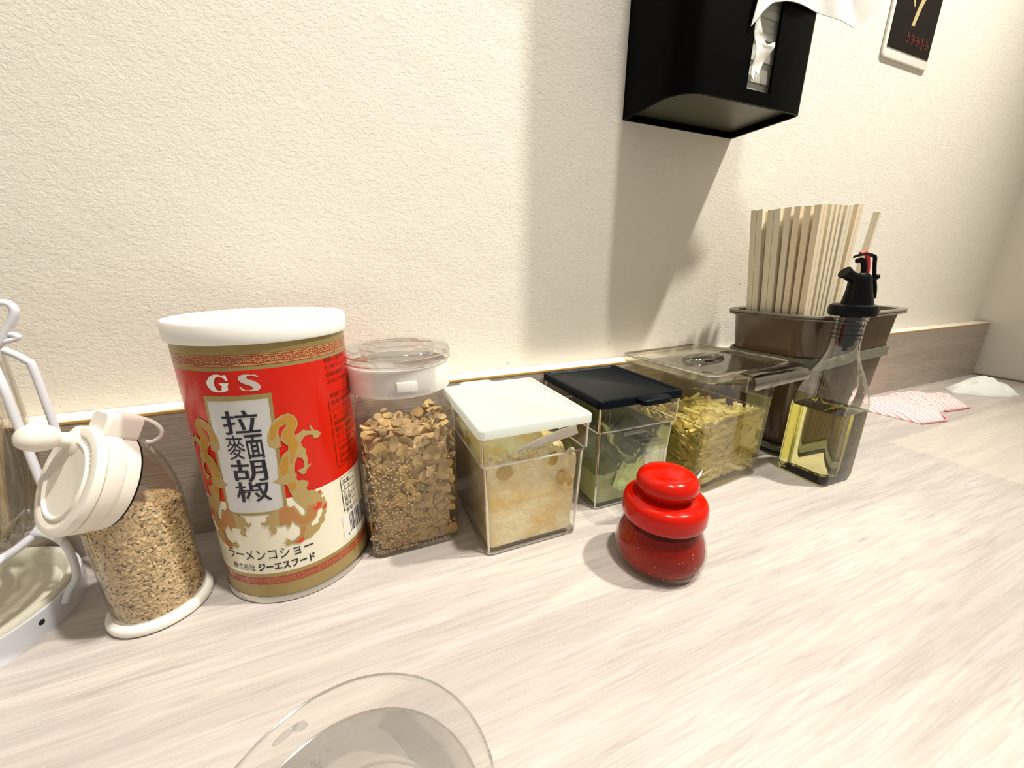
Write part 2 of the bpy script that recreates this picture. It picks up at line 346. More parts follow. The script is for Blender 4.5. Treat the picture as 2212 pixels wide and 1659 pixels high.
# ------------------------------------------------------------------ flat print wrapped on a cylinder
def bend(polys, cx, cy, R, step=3.0):
    """polys: list of lists of (theta deg, z). cut into strips of constant angle and wrapped"""
    bm = bmesh.new()
    for P in polys:
        vs = [bm.verts.new((x, z, 0)) for x, z in P]
        for t in tessellate_polygon([[Vector((x, z, 0)) for x, z in P]]):
            try: bm.faces.new([vs[i] for i in t])
            except ValueError: pass
    return bend_bm(bm, cx, cy, R, step)
def bend_bm(bm, cx, cy, R, step=3.0):
    xs = [v.co.x for v in bm.verts]
    if not xs: return MB()
    x = math.floor(min(xs) / step) * step + step
    while x < max(xs):
        bmesh.ops.bisect_plane(bm, geom=bm.verts[:] + bm.edges[:] + bm.faces[:], plane_co=(x, 0, 0), plane_no=(1, 0, 0), dist=1e-5); x += step
    bm.verts.index_update(); m = MB()
    m.add([(cx + R * sin(radians(v.co.x)), cy - R * cos(radians(v.co.x)), v.co.y) for v in bm.verts], [])
    for f in bm.faces:
        ids = [v.index for v in f.verts]
        a, b_, c = f.verts[0].co, f.verts[1].co, f.verts[2].co
        if f.normal.z < 0 or (b_ - a).cross(c - a).z < 0: ids.reverse()
        m.f.append(tuple(ids))
    bm.free(); return m
def glyph_bm(txt, x0, x1, z0, z1, bold=0.0, shear=0.0):
    c = bpy.data.curves.new('glyph', 'FONT'); c.body = txt; c.offset = bold; c.resolution_u = 4; c.shear = shear
    o = bpy.data.objects.new('glyph', c); COL.objects.link(o); bpy.context.view_layer.update()
    me = bpy.data.meshes.new_from_object(o.evaluated_get(bpy.context.evaluated_depsgraph_get()))
    bm = bmesh.new(); bm.from_mesh(me); bpy.data.objects.remove(o); bpy.data.meshes.remove(me); bpy.data.curves.remove(c)
    X = [v.co.x for v in bm.verts]; Y = [v.co.y for v in bm.verts]
    if X:
        a, b_, c_, d = min(X), max(X), min(Y), max(Y)
        for v in bm.verts:
            v.co = (x0 + (v.co.x - a) / (b_ - a) * (x1 - x0), z0 + (v.co.y - c_) / max(d - c_, 1e-6) * (z1 - z0), 0)
    bmesh.ops.triangulate(bm, faces=bm.faces[:]); return bm

# ------------------------------------------------------------------ pepper can
random.seed(4)
D = json.loads('''{"body":[[9.13,0.6069],[11.97,0.6134],[16.06,0.6149],[19.26,0.6065],[21.04,0.5924],[21.13,0.5769],[19.63,0.5632],[17.67,0.5545],[18.34,0.546],[21.54,0.5516],[24.16,0.5578],[25.69,0.5519],[29.45,0.5462],[28.38,0.5619],[29.25,0.5655],[31.35,0.5468],[34.19,0.5396],[36.19,0.5285],[33.8,0.5189],[30.31,0.5192],[29.7,0.533],[26.91,0.5368],[24.38,0.5354],[21.14,0.5221],[21.35,0.509],[23.93,0.4942],[23.2,0.4839],[23.82,0.4715],[23.48,0.4572],[22.97,0.4431],[25.46,0.4475],[25.7,0.4438],[22.01,0.4313],[20.89,0.4196],[18.48,0.4199],[15.74,0.4379],[17.8,0.4391],[20.63,0.4416],[21.03,0.4575],[20.01,0.4721],[17.2,0.4783],[15.35,0.4637],[14.1,0.4474],[13.65,0.435],[15.0,0.4266],[14.27,0.411],[15.22,0.4047],[18.53,0.4023],[21.37,0.3936],[21.59,0.3847],[19.57,0.3727],[20.61,0.3613],[22.68,0.3623],[24.93,0.357],[26.04,0.3483],[28.25,0.3491],[30.42,0.3366],[28.62,0.3284],[30.09,0.317],[31.0,0.3261],[31.85,0.3014],[32.71,0.2978],[30.99,0.2775],[31.06,0.2687],[28.69,0.2565],[29.18,0.2433],[25.63,0.2336],[23.7,0.2204],[19.49,0.2118],[17.86,0.2046],[15.77,0.2035],[13.07,0.2034],[8.28,0.1978],[3.27,0.202],[-0.02,0.1995],[-0.87,0.2022],[1.47,0.2053],[-1.57,0.209],[-1.45,0.2123],[1.32,0.2098],[-0.6,0.2181],[-0.05,0.22],[2.05,0.2122],[0.49,0.2261],[0.98,0.2263],[3.65,0.2126],[5.57,0.2124],[8.41,0.22],[10.81,0.228],[10.68,0.2385],[11.35,0.2526],[8.68,0.2636],[6.78,0.2814],[5.55,0.2648],[4.44,0.2646],[3.94,0.2553],[3.04,0.2565],[2.6,0.2703],[0.87,0.2741],[0.45,0.2713],[-4.24,0.2712],[-6.19,0.2696],[-4.31,0.2614],[-4.25,0.2547],[-5.42,0.2491],[-8.38,0.2466],[-10.54,0.2406],[-7.1,0.2547],[-9.03,0.2619],[-9.32,0.2704],[-7.52,0.2756],[-8.25,0.2811],[-11.61,0.2767],[-13.79,0.2859],[-13.13,0.2937],[-11.8,0.2874],[-9.57,0.295],[-9.73,0.3064],[-6.0,0.3134],[-3.24,0.3287],[-2.29,0.3214],[-0.1,0.3305],[2.43,0.3325],[4.73,0.3363],[7.11,0.3251],[9.72,0.328],[11.87,0.3085],[12.95,0.2935],[14.32,0.2863],[15.52,0.2876],[16.48,0.3009],[15.57,0.3124],[12.95,0.3298],[10.68,0.3461],[8.83,0.3726],[7.71,0.4007],[3.13,0.4074],[0.12,0.415],[-0.63,0.4187],[2.25,0.4237],[3.25,0.4275],[3.45,0.4451],[3.71,0.456],[5.65,0.4701],[8.49,0.4957],[12.34,0.5057],[12.84,0.5193],[10.2,0.533],[8.62,0.5407],[8.49,0.5207],[4.98,0.5178],[1.34,0.527],[0.74,0.5427],[1.7,0.5632],[4.12,0.5825],[5.56,0.5963]],"hole_red":[[8.56,0.5637],[9.42,0.5781],[13.39,0.5851],[13.91,0.5823],[10.46,0.565],[8.68,0.5422]],"hole_cream":[[18.41,0.2502],[23.15,0.2665],[24.88,0.2852],[27.61,0.2898],[27.97,0.2788],[26.76,0.2659],[24.38,0.2554],[24.16,0.2438],[19.09,0.2403]],"tail":[[4.81,0.5849],[9.59,0.599],[15.02,0.6121],[19.16,0.6036],[20.34,0.5825],[19.05,0.5654],[16.94,0.5522],[18.48,0.5317],[19.31,0.518],[17.26,0.4983],[13.41,0.4645],[12.37,0.4626],[13.52,0.5028],[13.46,0.5186],[10.89,0.5431],[10.32,0.5529],[11.36,0.5642],[14.79,0.5806],[14.15,0.5889],[10.39,0.5878],[8.12,0.5762],[5.93,0.5508],[3.87,0.5449],[2.68,0.5534]],"belly":[[-0.45,0.3212],[3.73,0.3342],[8.78,0.3196],[11.62,0.2924],[14.41,0.2794],[17.4,0.2893],[17.86,0.3118],[23.0,0.3125],[24.94,0.2868],[21.34,0.265],[16.82,0.2532],[11.72,0.2587],[8.3,0.2708],[6.35,0.2869],[5.36,0.2684],[-1.29,0.2748],[-1.23,0.2928]],"thigh":[[11.44,0.2508],[15.39,0.2507],[13.35,0.2305],[12.11,0.2138],[6.55,0.204],[4.72,0.2068],[8.97,0.2174],[11.27,0.2272]],"r1":[[25.21,0.3149],[28.64,0.3081],[27.72,0.293],[23.22,0.2885],[21.8,0.298],[24.44,0.303]],"r2":[[30.06,0.2949],[32.53,0.2982],[31.16,0.2823],[28.19,0.2852]],"r3":[[9.35,0.2099],[12.05,0.2121],[12.82,0.2056],[10.24,0.198],[6.16,0.2021]],"r4":[[27.0,0.3449],[29.0,0.3494],[29.7,0.343],[27.97,0.3414]],"torso":[[8.65,0.4051],[13.14,0.4026],[13.32,0.389],[11.53,0.3763],[9.08,0.3813]],"torso2":[[8.46,0.4862],[11.76,0.4985],[10.94,0.4675],[9.92,0.4396],[5.84,0.4329],[4.84,0.4485],[6.08,0.4648]],"G":[[-29.39,0.7187],[-27.68,0.7268],[-26.38,0.7337],[-23.78,0.7394],[-20.45,0.7405],[-18.0,0.737],[-16.1,0.7391],[-15.51,0.7356],[-14.85,0.7232],[-15.72,0.721],[-17.32,0.7302],[-19.16,0.7349],[-21.02,0.735],[-22.62,0.7305],[-23.75,0.7203],[-23.95,0.709],[-23.23,0.6998],[-21.27,0.6952],[-20.13,0.6963],[-19.21,0.7089],[-20.77,0.7146],[-20.65,0.7169],[-14.68,0.7163],[-15.1,0.713],[-15.58,0.7085],[-15.88,0.6971],[-18.19,0.6928],[-22.56,0.6918],[-26.36,0.6951],[-28.65,0.7063]],"S":[[3.01,0.7266],[1.28,0.7308],[-1.25,0.733],[-3.41,0.7327],[-3.84,0.7283],[-2.85,0.7234],[-0.59,0.7202],[1.76,0.7134],[3.55,0.7043],[2.95,0.6953],[1.06,0.6904],[-3.25,0.6912],[-5.54,0.6945],[-7.56,0.6928],[-8.99,0.7048],[-8.21,0.7057],[-6.4,0.6971],[-4.11,0.6939],[-1.64,0.6952],[-1.16,0.7008],[-2.39,0.706],[-4.85,0.7104],[-7.47,0.7169],[-8.8,0.7253],[-8.2,0.7331],[-6.1,0.737],[-2.73,0.7374],[-0.46,0.735],[1.24,0.7359],[2.72,0.7313]]}
''')
cx, cy = -0.258, 1.386; CR = 0.2255
can = thing('pepper_can', (cx, cy, 0), 'tall red, gold and cream pepper can with white lid beside the sesame grinder', 'can')
b = MB(); prof = [(0.19, 0.0), (0.222, 0.0), (0.2295, 0.004), (0.2305, 0.012), (0.228, 0.02), (0.2262, 0.024)]
b.lathe(prof, (cx, cy, 0), 96, cap0=True); b.obj('bottom_rim', 'steel', can)
def band(z0, z1, m, name, r=CR):
    q = MB(); k = 1
    q.lathe([(r, z0), (r, z1)], (cx, cy, 0), 96); return q.obj(name, m, can)
band(0.02, 0.068, 'gold', 'gold_band'); band(0.068, 0.097, 'brick2', 'pattern_band'); band(0.097, 0.110, 'gold', 'gold_band')
band(0.110, 0.357, 'cream', 'cream_label'); band(0.357, 0.748, 'redlabel', 'red_label'); band(0.748, 0.758, 'gold', 'gold_band')
band(0.758, 0.790, 'brick', 'pattern_band')
q = MB(); q.lathe([(CR, 0.790), (CR + 0.001, 0.80), (CR - 0.001, 0.812), (CR, 0.84)], (cx, cy, 0), 96, cap1=True); q.obj('gold_band', 'gold', can)
lp = [(0.225, 0.818), (0.234, 0.816), (0.2365, 0.822), (0.2365, 0.862), (0.232, 0.870), (0.205, 0.872), (0.200, 0.866), (0.180, 0.866), (0.176, 0.874), (0.160, 0.876), (0.12, 0.875), (0.0, 0.875)]
q = MB(); q.lathe(lp, (cx, cy, 0), 96); lid = q.obj('lid', 'milk', can)
q = MB(); rd = random.Random(2)
for i in range(130):
    a = rd.uniform(0, 2 * pi); r = 0.19 * sqrt(rd.random()); s_ = rd.uniform(0.001, 0.0028)
    z = 0.866 if r > 0.181 else 0.875
    q.ell((cx + r * cos(a), cy + r * sin(a), z + 0.0008), s_, s_, 0.0012, 5, 4)
o = q.obj('spilled_pepper', 'flake2', lid); o['kind'] = 'stuff'
# centre panel
def tc_(z): return -16.2 + (z - 0.325) * 9.5
def sk(L, dr=0): return L
def dec(polys, m, name, r, step=3.0):
    return bend(polys, cx, cy, r, step).obj(name, m, can, smooth=True)
pan = lambda w, z0, z1: [(tc_(z0) - w, z0), (tc_(z0) + w, z0), (tc_(z1) + w, z1), (tc_(z1) - w, z1)]
dec([pan(21.5, 0.316, 0.681)], 'gold', 'panel_border', CR + 0.0006)
dec([pan(19.2, 0.325, 0.667)], 'greyink', 'panel_line', CR + 0.0009)
dec([pan(18.5, 0.328, 0.663)], 'silver', 'silver_panel', CR + 0.0012)
mir = lambda L: [(2 * tc_(z) - t - 1.0, z) for t, z in L]
for F in (lambda L: L, mir):
    dec([F(D['body'])], 'goldp', 'dragon_print', CR + 0.0015)
    for k, m in (('tail', 'amberink'), ('torso', 'amberink'), ('torso2', 'amberink'), ('belly', 'orangeink'), ('thigh', 'orangeink')):
        dec([F(D[k])], m, 'scale_print', CR + 0.0018)
    dec([F(D['hole_red'])], 'redlabel', 'gap_print', CR + 0.0021); dec([F(D['hole_cream'])], 'cream', 'gap_print', CR + 0.0021)
    dec([F(D[k]) for k in ('r1', 'r2', 'r3', 'r4')], 'redink', 'flame_print', CR + 0.0021)
dec([D['G']], 'whiteink', 'letter', CR + 0.001); dec([D['S']], 'greyink', 'letter', CR + 0.001)
for parts_, z0, z1, t0, t1 in (((('拉', 0, 1, .010),), 0.572, 0.640, -24.3, -1.3), ((('麥', 0, .50, .0), ('面', .53, 1, .012)), 0.497, 0.569, -25.0, -1.5), ((('胡', 0, 1, .010),), 0.426, 0.496, -25.5, -2.5), ((('椒', 0, 1, .010),), 0.362, 0.427, -26, -2.6)):
    q = MB(); w_ = t1 - t0
    for ch, a_, b_, bo in parts_:
        q2 = bend_bm(glyph_bm(ch, t0 + w_ * a_, t0 + w_ * b_, z0, z1, bo), cx, cy, CR + 0.0022); q.add(q2.v, q2.f)
    q.obj('character', 'ink', can, smooth=False)
def wline(txt, t0, t1, z0, z1, m, bold, name='lettering', r=CR + 0.001):
    bend_bm(glyph_bm(txt, t0, t1, z0, z1, bold), cx, cy, r).obj(name, m, can, smooth=False)
wline('ラーメンコショー', -47, 18, 0.160, 0.196, 'ink', 0.004)
wline('株式会社', -45, -25, 0.122, 0.146, 'ink', 0.0)
wline('ジーエスフード', -22.5, 17.6, 0.121, 0.149, 'ink', 0.03)
lines = ['厳選した香辛料を', 'オン味ブレンドし', '店用の香辛料です', 'スパイスの効いた', '', '商品名ラーメンコ', '名称 香辛料', 'レーシングスイン', 'ク、オニオン、', '賞味期限下記に', '曜日又、高温多湿', 'てください', 'ジーエスフード', '大阪市西成区', '06-6652-1', 'http://www']
for i, t in enumerate(lines):
    if t: wline(t, 47.5 + i * 0.2, 76, 0.735 - i * 0.0225, 0.750 - i * 0.0225, 'darkred', 0.012, 'small_print')
dec([[(46.5, 0.392), (47, 0.392), (47, 0.62), (46.5, 0.62)], [(47, 0.392), (76, 0.392), (76, 0.394), (47, 0.394)]], 'darkred', 'table_rule', CR + 0.001)
for i, t in enumerate(('栄養', 'エネ', 'たん', '脂質', '炭水', '食塩')):
    wline(t, 49, 57, 0.327 - i * 0.022, 0.343 - i * 0.022, 'ink', 0.0, 'small_print')
dec([[(46.6, 0.23), (47.2, 0.23), (47.2, 0.35), (46.6, 0.35)]] + [[(47, 0.232 + k * 0.0235), (64, 0.232 + k * 0.0235), (64, 0.2335 + k * 0.0235), (47, 0.2335 + k * 0.0235)] for k in range(6)], 'ink', 'table_rule', CR + 0.001)
dec([[(43.5, 0.122), (76, 0.122), (76, 0.220), (43.5, 0.220)]], 'whiteink', 'barcode_patch', CR + 0.001)
rd = random.Random(9); bars = []; t = 51.0
while t < 74:
    w = rd.choice((0.35, 0.6, 1.0)); bars.append([(t, 0.14), (t + w, 0.14), (t + w, 0.212), (t, 0.212)]); t += w + rd.choice((0.4, 0.7, 1.0))
dec(bars, 'ink', 'barcode', CR + 0.0014)
wline('4', 47.5, 49.5, 0.132, 0.143, 'ink', 0.0, 'small_print', CR + 0.0014)
# key pattern in the two bands
def keyband(z0, z1, m):
    P = []; h = z1 - z0; w = 3.6; t = -100.0; k = 0
    def rc(a, b_, c, d): P.append([(t + a * w, z0 + c * h), (t + b_ * w, z0 + c * h), (t + b_ * w, z0 + d * h), (t + a * w, z0 + d * h)])
    P.append([(-100, z0 - h * .1), (100, z0 - h * .1), (100, z0), (-100, z0)]); P.append([(-100, z1), (100, z1), (100, z1 + h * .1), (-100, z1 + h * .1)])
    while t < 96:
        if k % 4 == 3:      # flower
            cxx, czz = t + w, (z0 + z1) / 2
            for j in range(8):
                a = j * pi / 4; ca, sa = cos(a), sin(a); rx, rz = w * 0.85, h * 0.42
                P.append([(cxx + .25 * rx * ca, czz + .25 * rz * sa), (cxx + rx * cos(a - .22), czz + rz * sin(a - .22)), (cxx + rx * cos(a + .22), czz + rz * sin(a + .22))])
            t += 2 * w
        else:
            rc(.05, .9, .80, .90); rc(.05, .15, .1, .80); rc(.8, .9, .3, .80); rc(.35, .8, .3, .40); rc(.35, .45, .40, .62); rc(.15, .95, .02, .1)
            t += w
        k += 1
    return P
dec(keyband(0.763, 0.786, 0), 'bandgold', 'key_pattern', CR + 0.0008); dec(keyband(0.072, 0.093, 0), 'brick', 'key_pattern', CR + 0.0008)

# ------------------------------------------------------------------ garlic flake jar
fx, fy = 0.137, 1.402; fh = 0.166
fj = thing('flake_jar', (fx, fy, 0), 'square clear jar of garlic flakes with round clear cap beside the pepper can', 'jar')
secs = [(fx, fy, 0.0, fh - .018, fh - .018, .04), (fx, fy, 0.006, fh - .006, fh - .006, .045), (fx, fy, 0.02, fh, fh, .05), (fx, fy, 0.50, fh, fh, .05), (fx, fy, 0.54, fh - .004, fh - .004, .07), (fx, fy, 0.57, fh - .012, fh - .012, .10), (fx, fy, 0.592, fh - .02, fh - .02, .13), (fx, fy, 0.60, fh - .022, fh - .022, .144), (fx, fy, 0.66, .150, .150, .15)]
tub(secs, None, 'jar_body', 'clear', fj)
q = MB(); q.lathe([(0.166, 0.598), (0.176, 0.598), (0.178, 0.602), (0.178, 0.682), (0.175, 0.690), (0.165, 0.690)], (fx, fy, 0), 72); cap = q.obj('cap_band', 'white', fj)
q = MB(); q.lathe([(0.150, 0.700), (0.178, 0.692), (0.183, 0.700), (0.184, 0.722), (0.180, 0.738), (0.172, 0.744), (0.135, 0.744), (0.128, 0.738), (0.126, 0.712), (0.0, 0.710)], (fx, fy, 0), 72); q.obj('cap_top', 'lidclear', fj)
q = MB()
for r_, z_ in ((.183, .725), (.183, .702), (.131, .743)): q.tube([(fx + r_ * cos(2 * pi * k / 24), fy + r_ * sin(2 * pi * k / 24), z_) for k in range(24)], .0028, 8, True, 3)
q.obj('cap_edge_glint', 'glint', fj)  # thin tubes drawn as the bright highlight lines of the cap
q = MB(); q.lathe([(0.1795, 0.604), (0.1815, 0.606), (0.1815, 0.690)], (fx, fy, 0), 72)
q.v = [v for v in q.v]; q.f = [f for f in q.f if all(-0.11 < (q.v[i][0] - fx) < 0.115 and q.v[i][1] < fy for i in f)]
clip = q.obj('cap_clip', 'lidclear', fj)
q = MB(); q.box(fx - .06, fx + .075, fy - .190, fy - .178, .606, .622); q.obj('clip_catch', 'lidclear', fj, bevel=0.003)
q = MB(); q.box(fx - .03, fx + .035, fy - .186, fy - .178, .622, .655); q.obj('clip_tab', 'white', fj, bevel=0.002)
rd = random.Random(11)
def ftop(x, y):      # surface of the flakes
    return 0.462 + 0.02 * sin(x * 30) - 0.055 * max(0, -(x - fx) / fh - 0.2) + 0.01 * noise.noise(Vector((x * 20, y * 20, 0)))
q = MB(); rs = []
hc = fh - 0.030
for z in (0.014, 0.05, 0.1, 0.15, 0.2, 0.25, 0.3, 0.35, 0.40): rs.append(rrect(fx, fy, z, hc, hc, .04, 0, 5, 8))
rs.append(rrect(fx, fy, 0.425, hc * .8, hc * .8, .04, 0, 5, 8)); rs.append(rrect(fx, fy, 0.435, hc * .4, hc * .4, .02, 0, 5, 8))
q.rings(rs)
def dsp(p):
    n_ = noise.noise_vector(p * 30) * 0.006; return p + Vector((n_.x, n_.y, n_.z * (1 if p.z > .03 else 0)))
o = tag(q.obj('crumbled_garlic', 'crumb', disp=dsp), 'crumbs of brown fried garlic filling the square clear jar', 'crumbs'); o['kind'] = 'stuff'
# crumbs
q = MB()
for i in range(1300):
    side = rd.random(); z = 0.015 + 0.36 * rd.random() ** 1.7; t_ = rd.uniform(-1, 1) * (fh - .02)
    if side < .6: x, y = fx - abs(t_) if rd.random() < .75 else fx + t_, fy - fh + .012
    else: x, y = fx - fh + .012, fy + t_
    s_ = rd.uniform(.0018, .0045)
    q.ell((x, y, z), s_, s_ * .8, s_ * rd.uniform(.4, 1), 5, 4, Matrix.Rotation(rd.uniform(0, 3), 3, 'X'))
o = tag(q.obj('fine_garlic_crumb', 'flake', smooth=False), 'fine garlic crumbs low against the walls of the square jar', 'crumbs'); o['kind'] = 'stuff'
fl_mesh = []
for k in range(9):
    q = MB(); n_ = 9; ph = rd.uniform(0, 6); R_ = 1.0; el = rd.uniform(.55, .9); rim = []
    for i in range(n_):
        a = 2 * pi * i / n_; r = R_ * (1 + .16 * sin(2 * a + ph) + rd.uniform(-.1, .1)); x, y = r * cos(a), r * el * sin(a)
        rim.append(Vector((x, y, .22 * x * x - .12 * y * y + rd.uniform(-.05, .05))))
    mid = [v * .55 for v in rim]; t_ = .09
    up = [v + Vector((0, 0, t_)) for v in rim]; midu = [v + Vector((0, 0, t_ * 1.3)) for v in mid]
    vs = rim + up + midu + [Vector((0, 0, t_ * 1.2))] + mid + [Vector((0, 0, -.02))]; f = []
    for i in range(n_):
        j = (i + 1) % n_
        f += [(i, j, n_ + j, n_ + i), (n_ + i, n_ + j, 2 * n_ + j, 2 * n_ + i), (2 * n_ + i, 2 * n_ + j, 3 * n_), (j, i, 3 * n_ + 1 + i, 3 * n_ + 1 + j), (3 * n_ + 1 + j, 3 * n_ + 1 + i, 4 * n_ + 1)]
    q.add(vs, f); me_o = q.obj('proto', 'flake' if k % 4 else 'flake2'); fl_mesh.append(me_o.data); bpy.data.objects.remove(me_o)
count = 0; flab = 'thin brown fried garlic flake lying inside the square clear jar'
def flake(x, y, z, s_, rot):
    o = bpy.data.objects.new('garlic_flake', fl_mesh[rd.randrange(9)]); COL.objects.link(o)
    o.location = Vector((x, y, z)) * S; o.scale = (s_,) * 3; o.rotation_euler = rot; tag(o, flab, 'flake', 'garlic flakes in the square jar')
placed = []
for tries in range(6000):
    if count >= 285: break
    w_ = rd.random()
    if w_ < .50:     # front wall
        x = fx + rd.uniform(-1, 1) * (fh - .03); z = rd.uniform(.03, .46); s_ = rd.uniform(.014, .029); y = fy - fh + .017 + rd.uniform(0, .012)
        if z > ftop(x, y) - .01: continue
        if rd.random() < .55 * max(0, 1 - z / .30) * (1 if x < fx + .04 else .25): continue
        rot = (pi / 2 + rd.gauss(0, .28), rd.uniform(0, 6.3), rd.gauss(0, .22)); e = Matrix.Identity(3)
    elif w_ < .68:   # left wall
        y = fy + rd.uniform(-1, 1) * (fh - .03); z = rd.uniform(.03, .42); s_ = rd.uniform(.011, .021); x = fx - fh + .016 + rd.uniform(0, .01)
        if z > ftop(x, y) - .01: continue
        rot = (rd.gauss(0, .35), pi / 2 + rd.gauss(0, .35), rd.uniform(-.3, .3))
    elif w_ < .78:   # right wall
        y = fy + rd.uniform(-1, 1) * (fh - .03); z = rd.uniform(.03, .46); s_ = rd.uniform(.013, .021); x = fx + fh - .017
        rot = (rd.gauss(0, .35), pi / 2 + rd.gauss(0, .35), rd.uniform(-.3, .3))
    else:            # top
        x = fx + rd.uniform(-1, 1) * (fh - .03); y = fy + rd.uniform(-1, 1) * (fh - .03); z = ftop(x, y) - rd.uniform(.0, .03); s_ = rd.uniform(.016, .028)
        rot = (rd.gauss(0, .5), rd.gauss(0, .5), rd.uniform(0, 6.3))
    if any((x - a) ** 2 + (y - b_) ** 2 + (z - c) ** 2 < (0.46 * (s_ + d)) ** 2 for a, b_, c, d in placed): continue
    placed.append((x, y, z, s_)); flake(x, y, z, s_, rot); count += 1

# ------------------------------------------------------------------ two clear tubs with flat lids
def clear_tub(name, x, y, hx, hy, label, lidmat, tab, handle):
    t = thing(name, (x, y, 0), label, 'container')
    secs = [(x, y, 0.0, hx - .028, hy - .028, .012), (x, y, .006, hx - .024, hy - .024, .016), (x, y, .36, hx - .014, hy - .014, .018), (x, y, .375, hx - .003, hy - .003, .02), (x, y, .478, hx, hy, .02)]
    tub(secs, None, 'tub', 'tub', t)
    q = MB()
    for sx_, sy_ in ((1, 1), (-1, 1), (-1, -1), (1, -1)):
        q.tube([(x + sx_ * (hx - .030), y + sy_ * (hy - .030), .006), (x + sx_ * (hx - .018), y + sy_ * (hy - .018), .36)], .0045, 8, sub=1)
        q.tube([(x + sx_ * (hx - .008), y + sy_ * (hy - .008), .375), (x + sx_ * (hx - .006), y + sy_ * (hy - .006), .474)], .0045, 8, sub=1)
    for z, d in ((.008, .024), (.368, .007)):
        q.tube([tuple(p) for p in rrect(x, y, z, hx - d, hy - d, .018, 0, 3)], .004, 8, True, 1)
    q.obj('moulded_edge_glint', 'glint', t)  # tubes along corners and collar, drawn as bright edge highlights
    q = MB(); L = .015
    q.rings([rrect(x, y, .474, hx + .004, hy + .004, .02), rrect(x, y, .476, hx + .008, hy + .008, .022), rrect(x, y, .504, hx + .008, hy + .008, .022), rrect(x, y, .509, hx + .004, hy + .004, .02),
             rrect(x, y, .509, hx - .010, hy - .010, .015), rrect(x, y, .503, hx - .016, hy - .016, .015)]); ld = q.obj('lid', lidmat, t)
    q = MB(); yy = y + tab * (hy + .004); tx = x + (0.035 if tab < 0 else -0.055)
    q.rings([rrect(tx, yy + tab * .022, z, .075 + e, .030 + e, .022) for z, e in ((.482, -.004), (.485, 0), (.503, 0), (.507, -.004))]); q.obj('lid_tab', lidmat, ld)
    return t
wx_, wy_ = 0.545, 1.335
clear_tub('garlic_tub', wx_, wy_, 0.207, 0.255, 'clear tub of pale grated garlic under a frosted white flat lid', 'frost', 1, False)
gx_, gy_ = 1.062, 1.408
gt = clear_tub('paste_tub', gx_, gy_, 0.207, 0.238, 'clear tub of green paste under a black flat lid, looped clear handle in front', 'navy', -1, True)
# handle of the green tub: square loop sticking out in front
q = MB(); hp = [(1.040, 1.178, .345), (1.040, 1.060, .345), (1.040, 1.048, .330), (1.040, 1.052, .10), (1.040, 1.066, .085), (1.040, 1.190, .085)]
hw = .052
P = hp; rs = []
for i, p in enumerate(P):
    a = Vector(P[min(i + 1, len(P) - 1)]) - Vector(P[max(i - 1, 0)]); a.normalize(); nrm = Vector((1, 0, 0)).cross(a) * .009
    p = Vector(p); X = Vector((hw, 0, 0)); rs.append([p - X - nrm, p + X - nrm, p + X + nrm, p - X + nrm])
q.rings(rs); q.obj('handle', 'lidclear', gt, smooth=False, bevel=0.003)
q = MB(); q.rings([[Vector((x, 1.049, z)) for x, z in ((1.040 - hw, .10), (1.040 - hw + .008, .10), (1.040 - hw + .008, .33), (1.040 - hw, .33))], [Vector((x, 1.043, z)) for x, z in ((1.040 - hw, .10), (1.040 - hw + .008, .10), (1.040 - hw + .008, .33), (1.040 - hw, .33))]])
q.rings([[Vector((x, 1.049, z)) for x, z in ((1.040 + hw - .008, .10), (1.040 + hw, .10), (1.040 + hw, .33), (1.040 + hw - .008, .33))], [Vector((x, 1.043, z)) for x, z in ((1.040 + hw - .008, .10), (1.040 + hw, .10), (1.040 + hw, .33), (1.040 + hw - .008, .33))]])
q.obj('handle_rib_glint', 'glint', gt, smooth=False)  # strips added as the bright highlights on the handle edges
def mass(name, x, y, hx, hy, top, m, z0=.016, label=None, cat=None, amp=1.0, N=26, gap=0.0):
    """a settled lump: grid walls and an uneven top given by top(u,v), u,v in -1..1"""
    q = MB(); vs = []; f = []
    rows = 14; ring = rrect(0, 0, 0, 1, 1, .10, 0, 3, 14); n_ = len(ring); rs = []
    for k in range(rows + 1):
        r_ = []
        for p in ring:
            T = top(p.x, p.y); z = z0 + (T - z0) * k / rows
            tp = 1 - .05 * (1 - z / .36)
            r_.append(Vector((x + p.x * hx * tp, y + p.y * hy * tp, z)))
        rs.append(r_)
    for s_ in (.97, .9, .8, .65, .5, .35, .18, .06):
        rs.append([Vector((x + p.x * hx * s_, y + p.y * hy * s_, top(p.x * s_, p.y * s_) + .006 * (1 - s_))) for p in ring])
    q.rings(rs)
    def dd(p):
        if p.z < z0 + .01: return p
        v = noise.noise_vector(p * 22) * .005 * amp + noise.noise_vector(p * 60) * .0025 * amp; return p + v
    o = q.obj(name, m, disp=dd); return tag(o, label, cat)
nz = lambda u, v, s_, k: noise.noise(Vector((u * s_, v * s_, k)))
mass('grated_garlic', wx_, wy_, .182, .230, lambda u, v: .345 + .045 * nz(u, v, 1.6, 3) + .028 * nz(u, v, 5, 7) - .05 * max(0, u - .5) * (v < -.5) + (.03 if v > .2 else 0), 'garlic', label='pale yellow grated garlic heaped inside the white-lidded tub', cat='garlic', z0=.022)
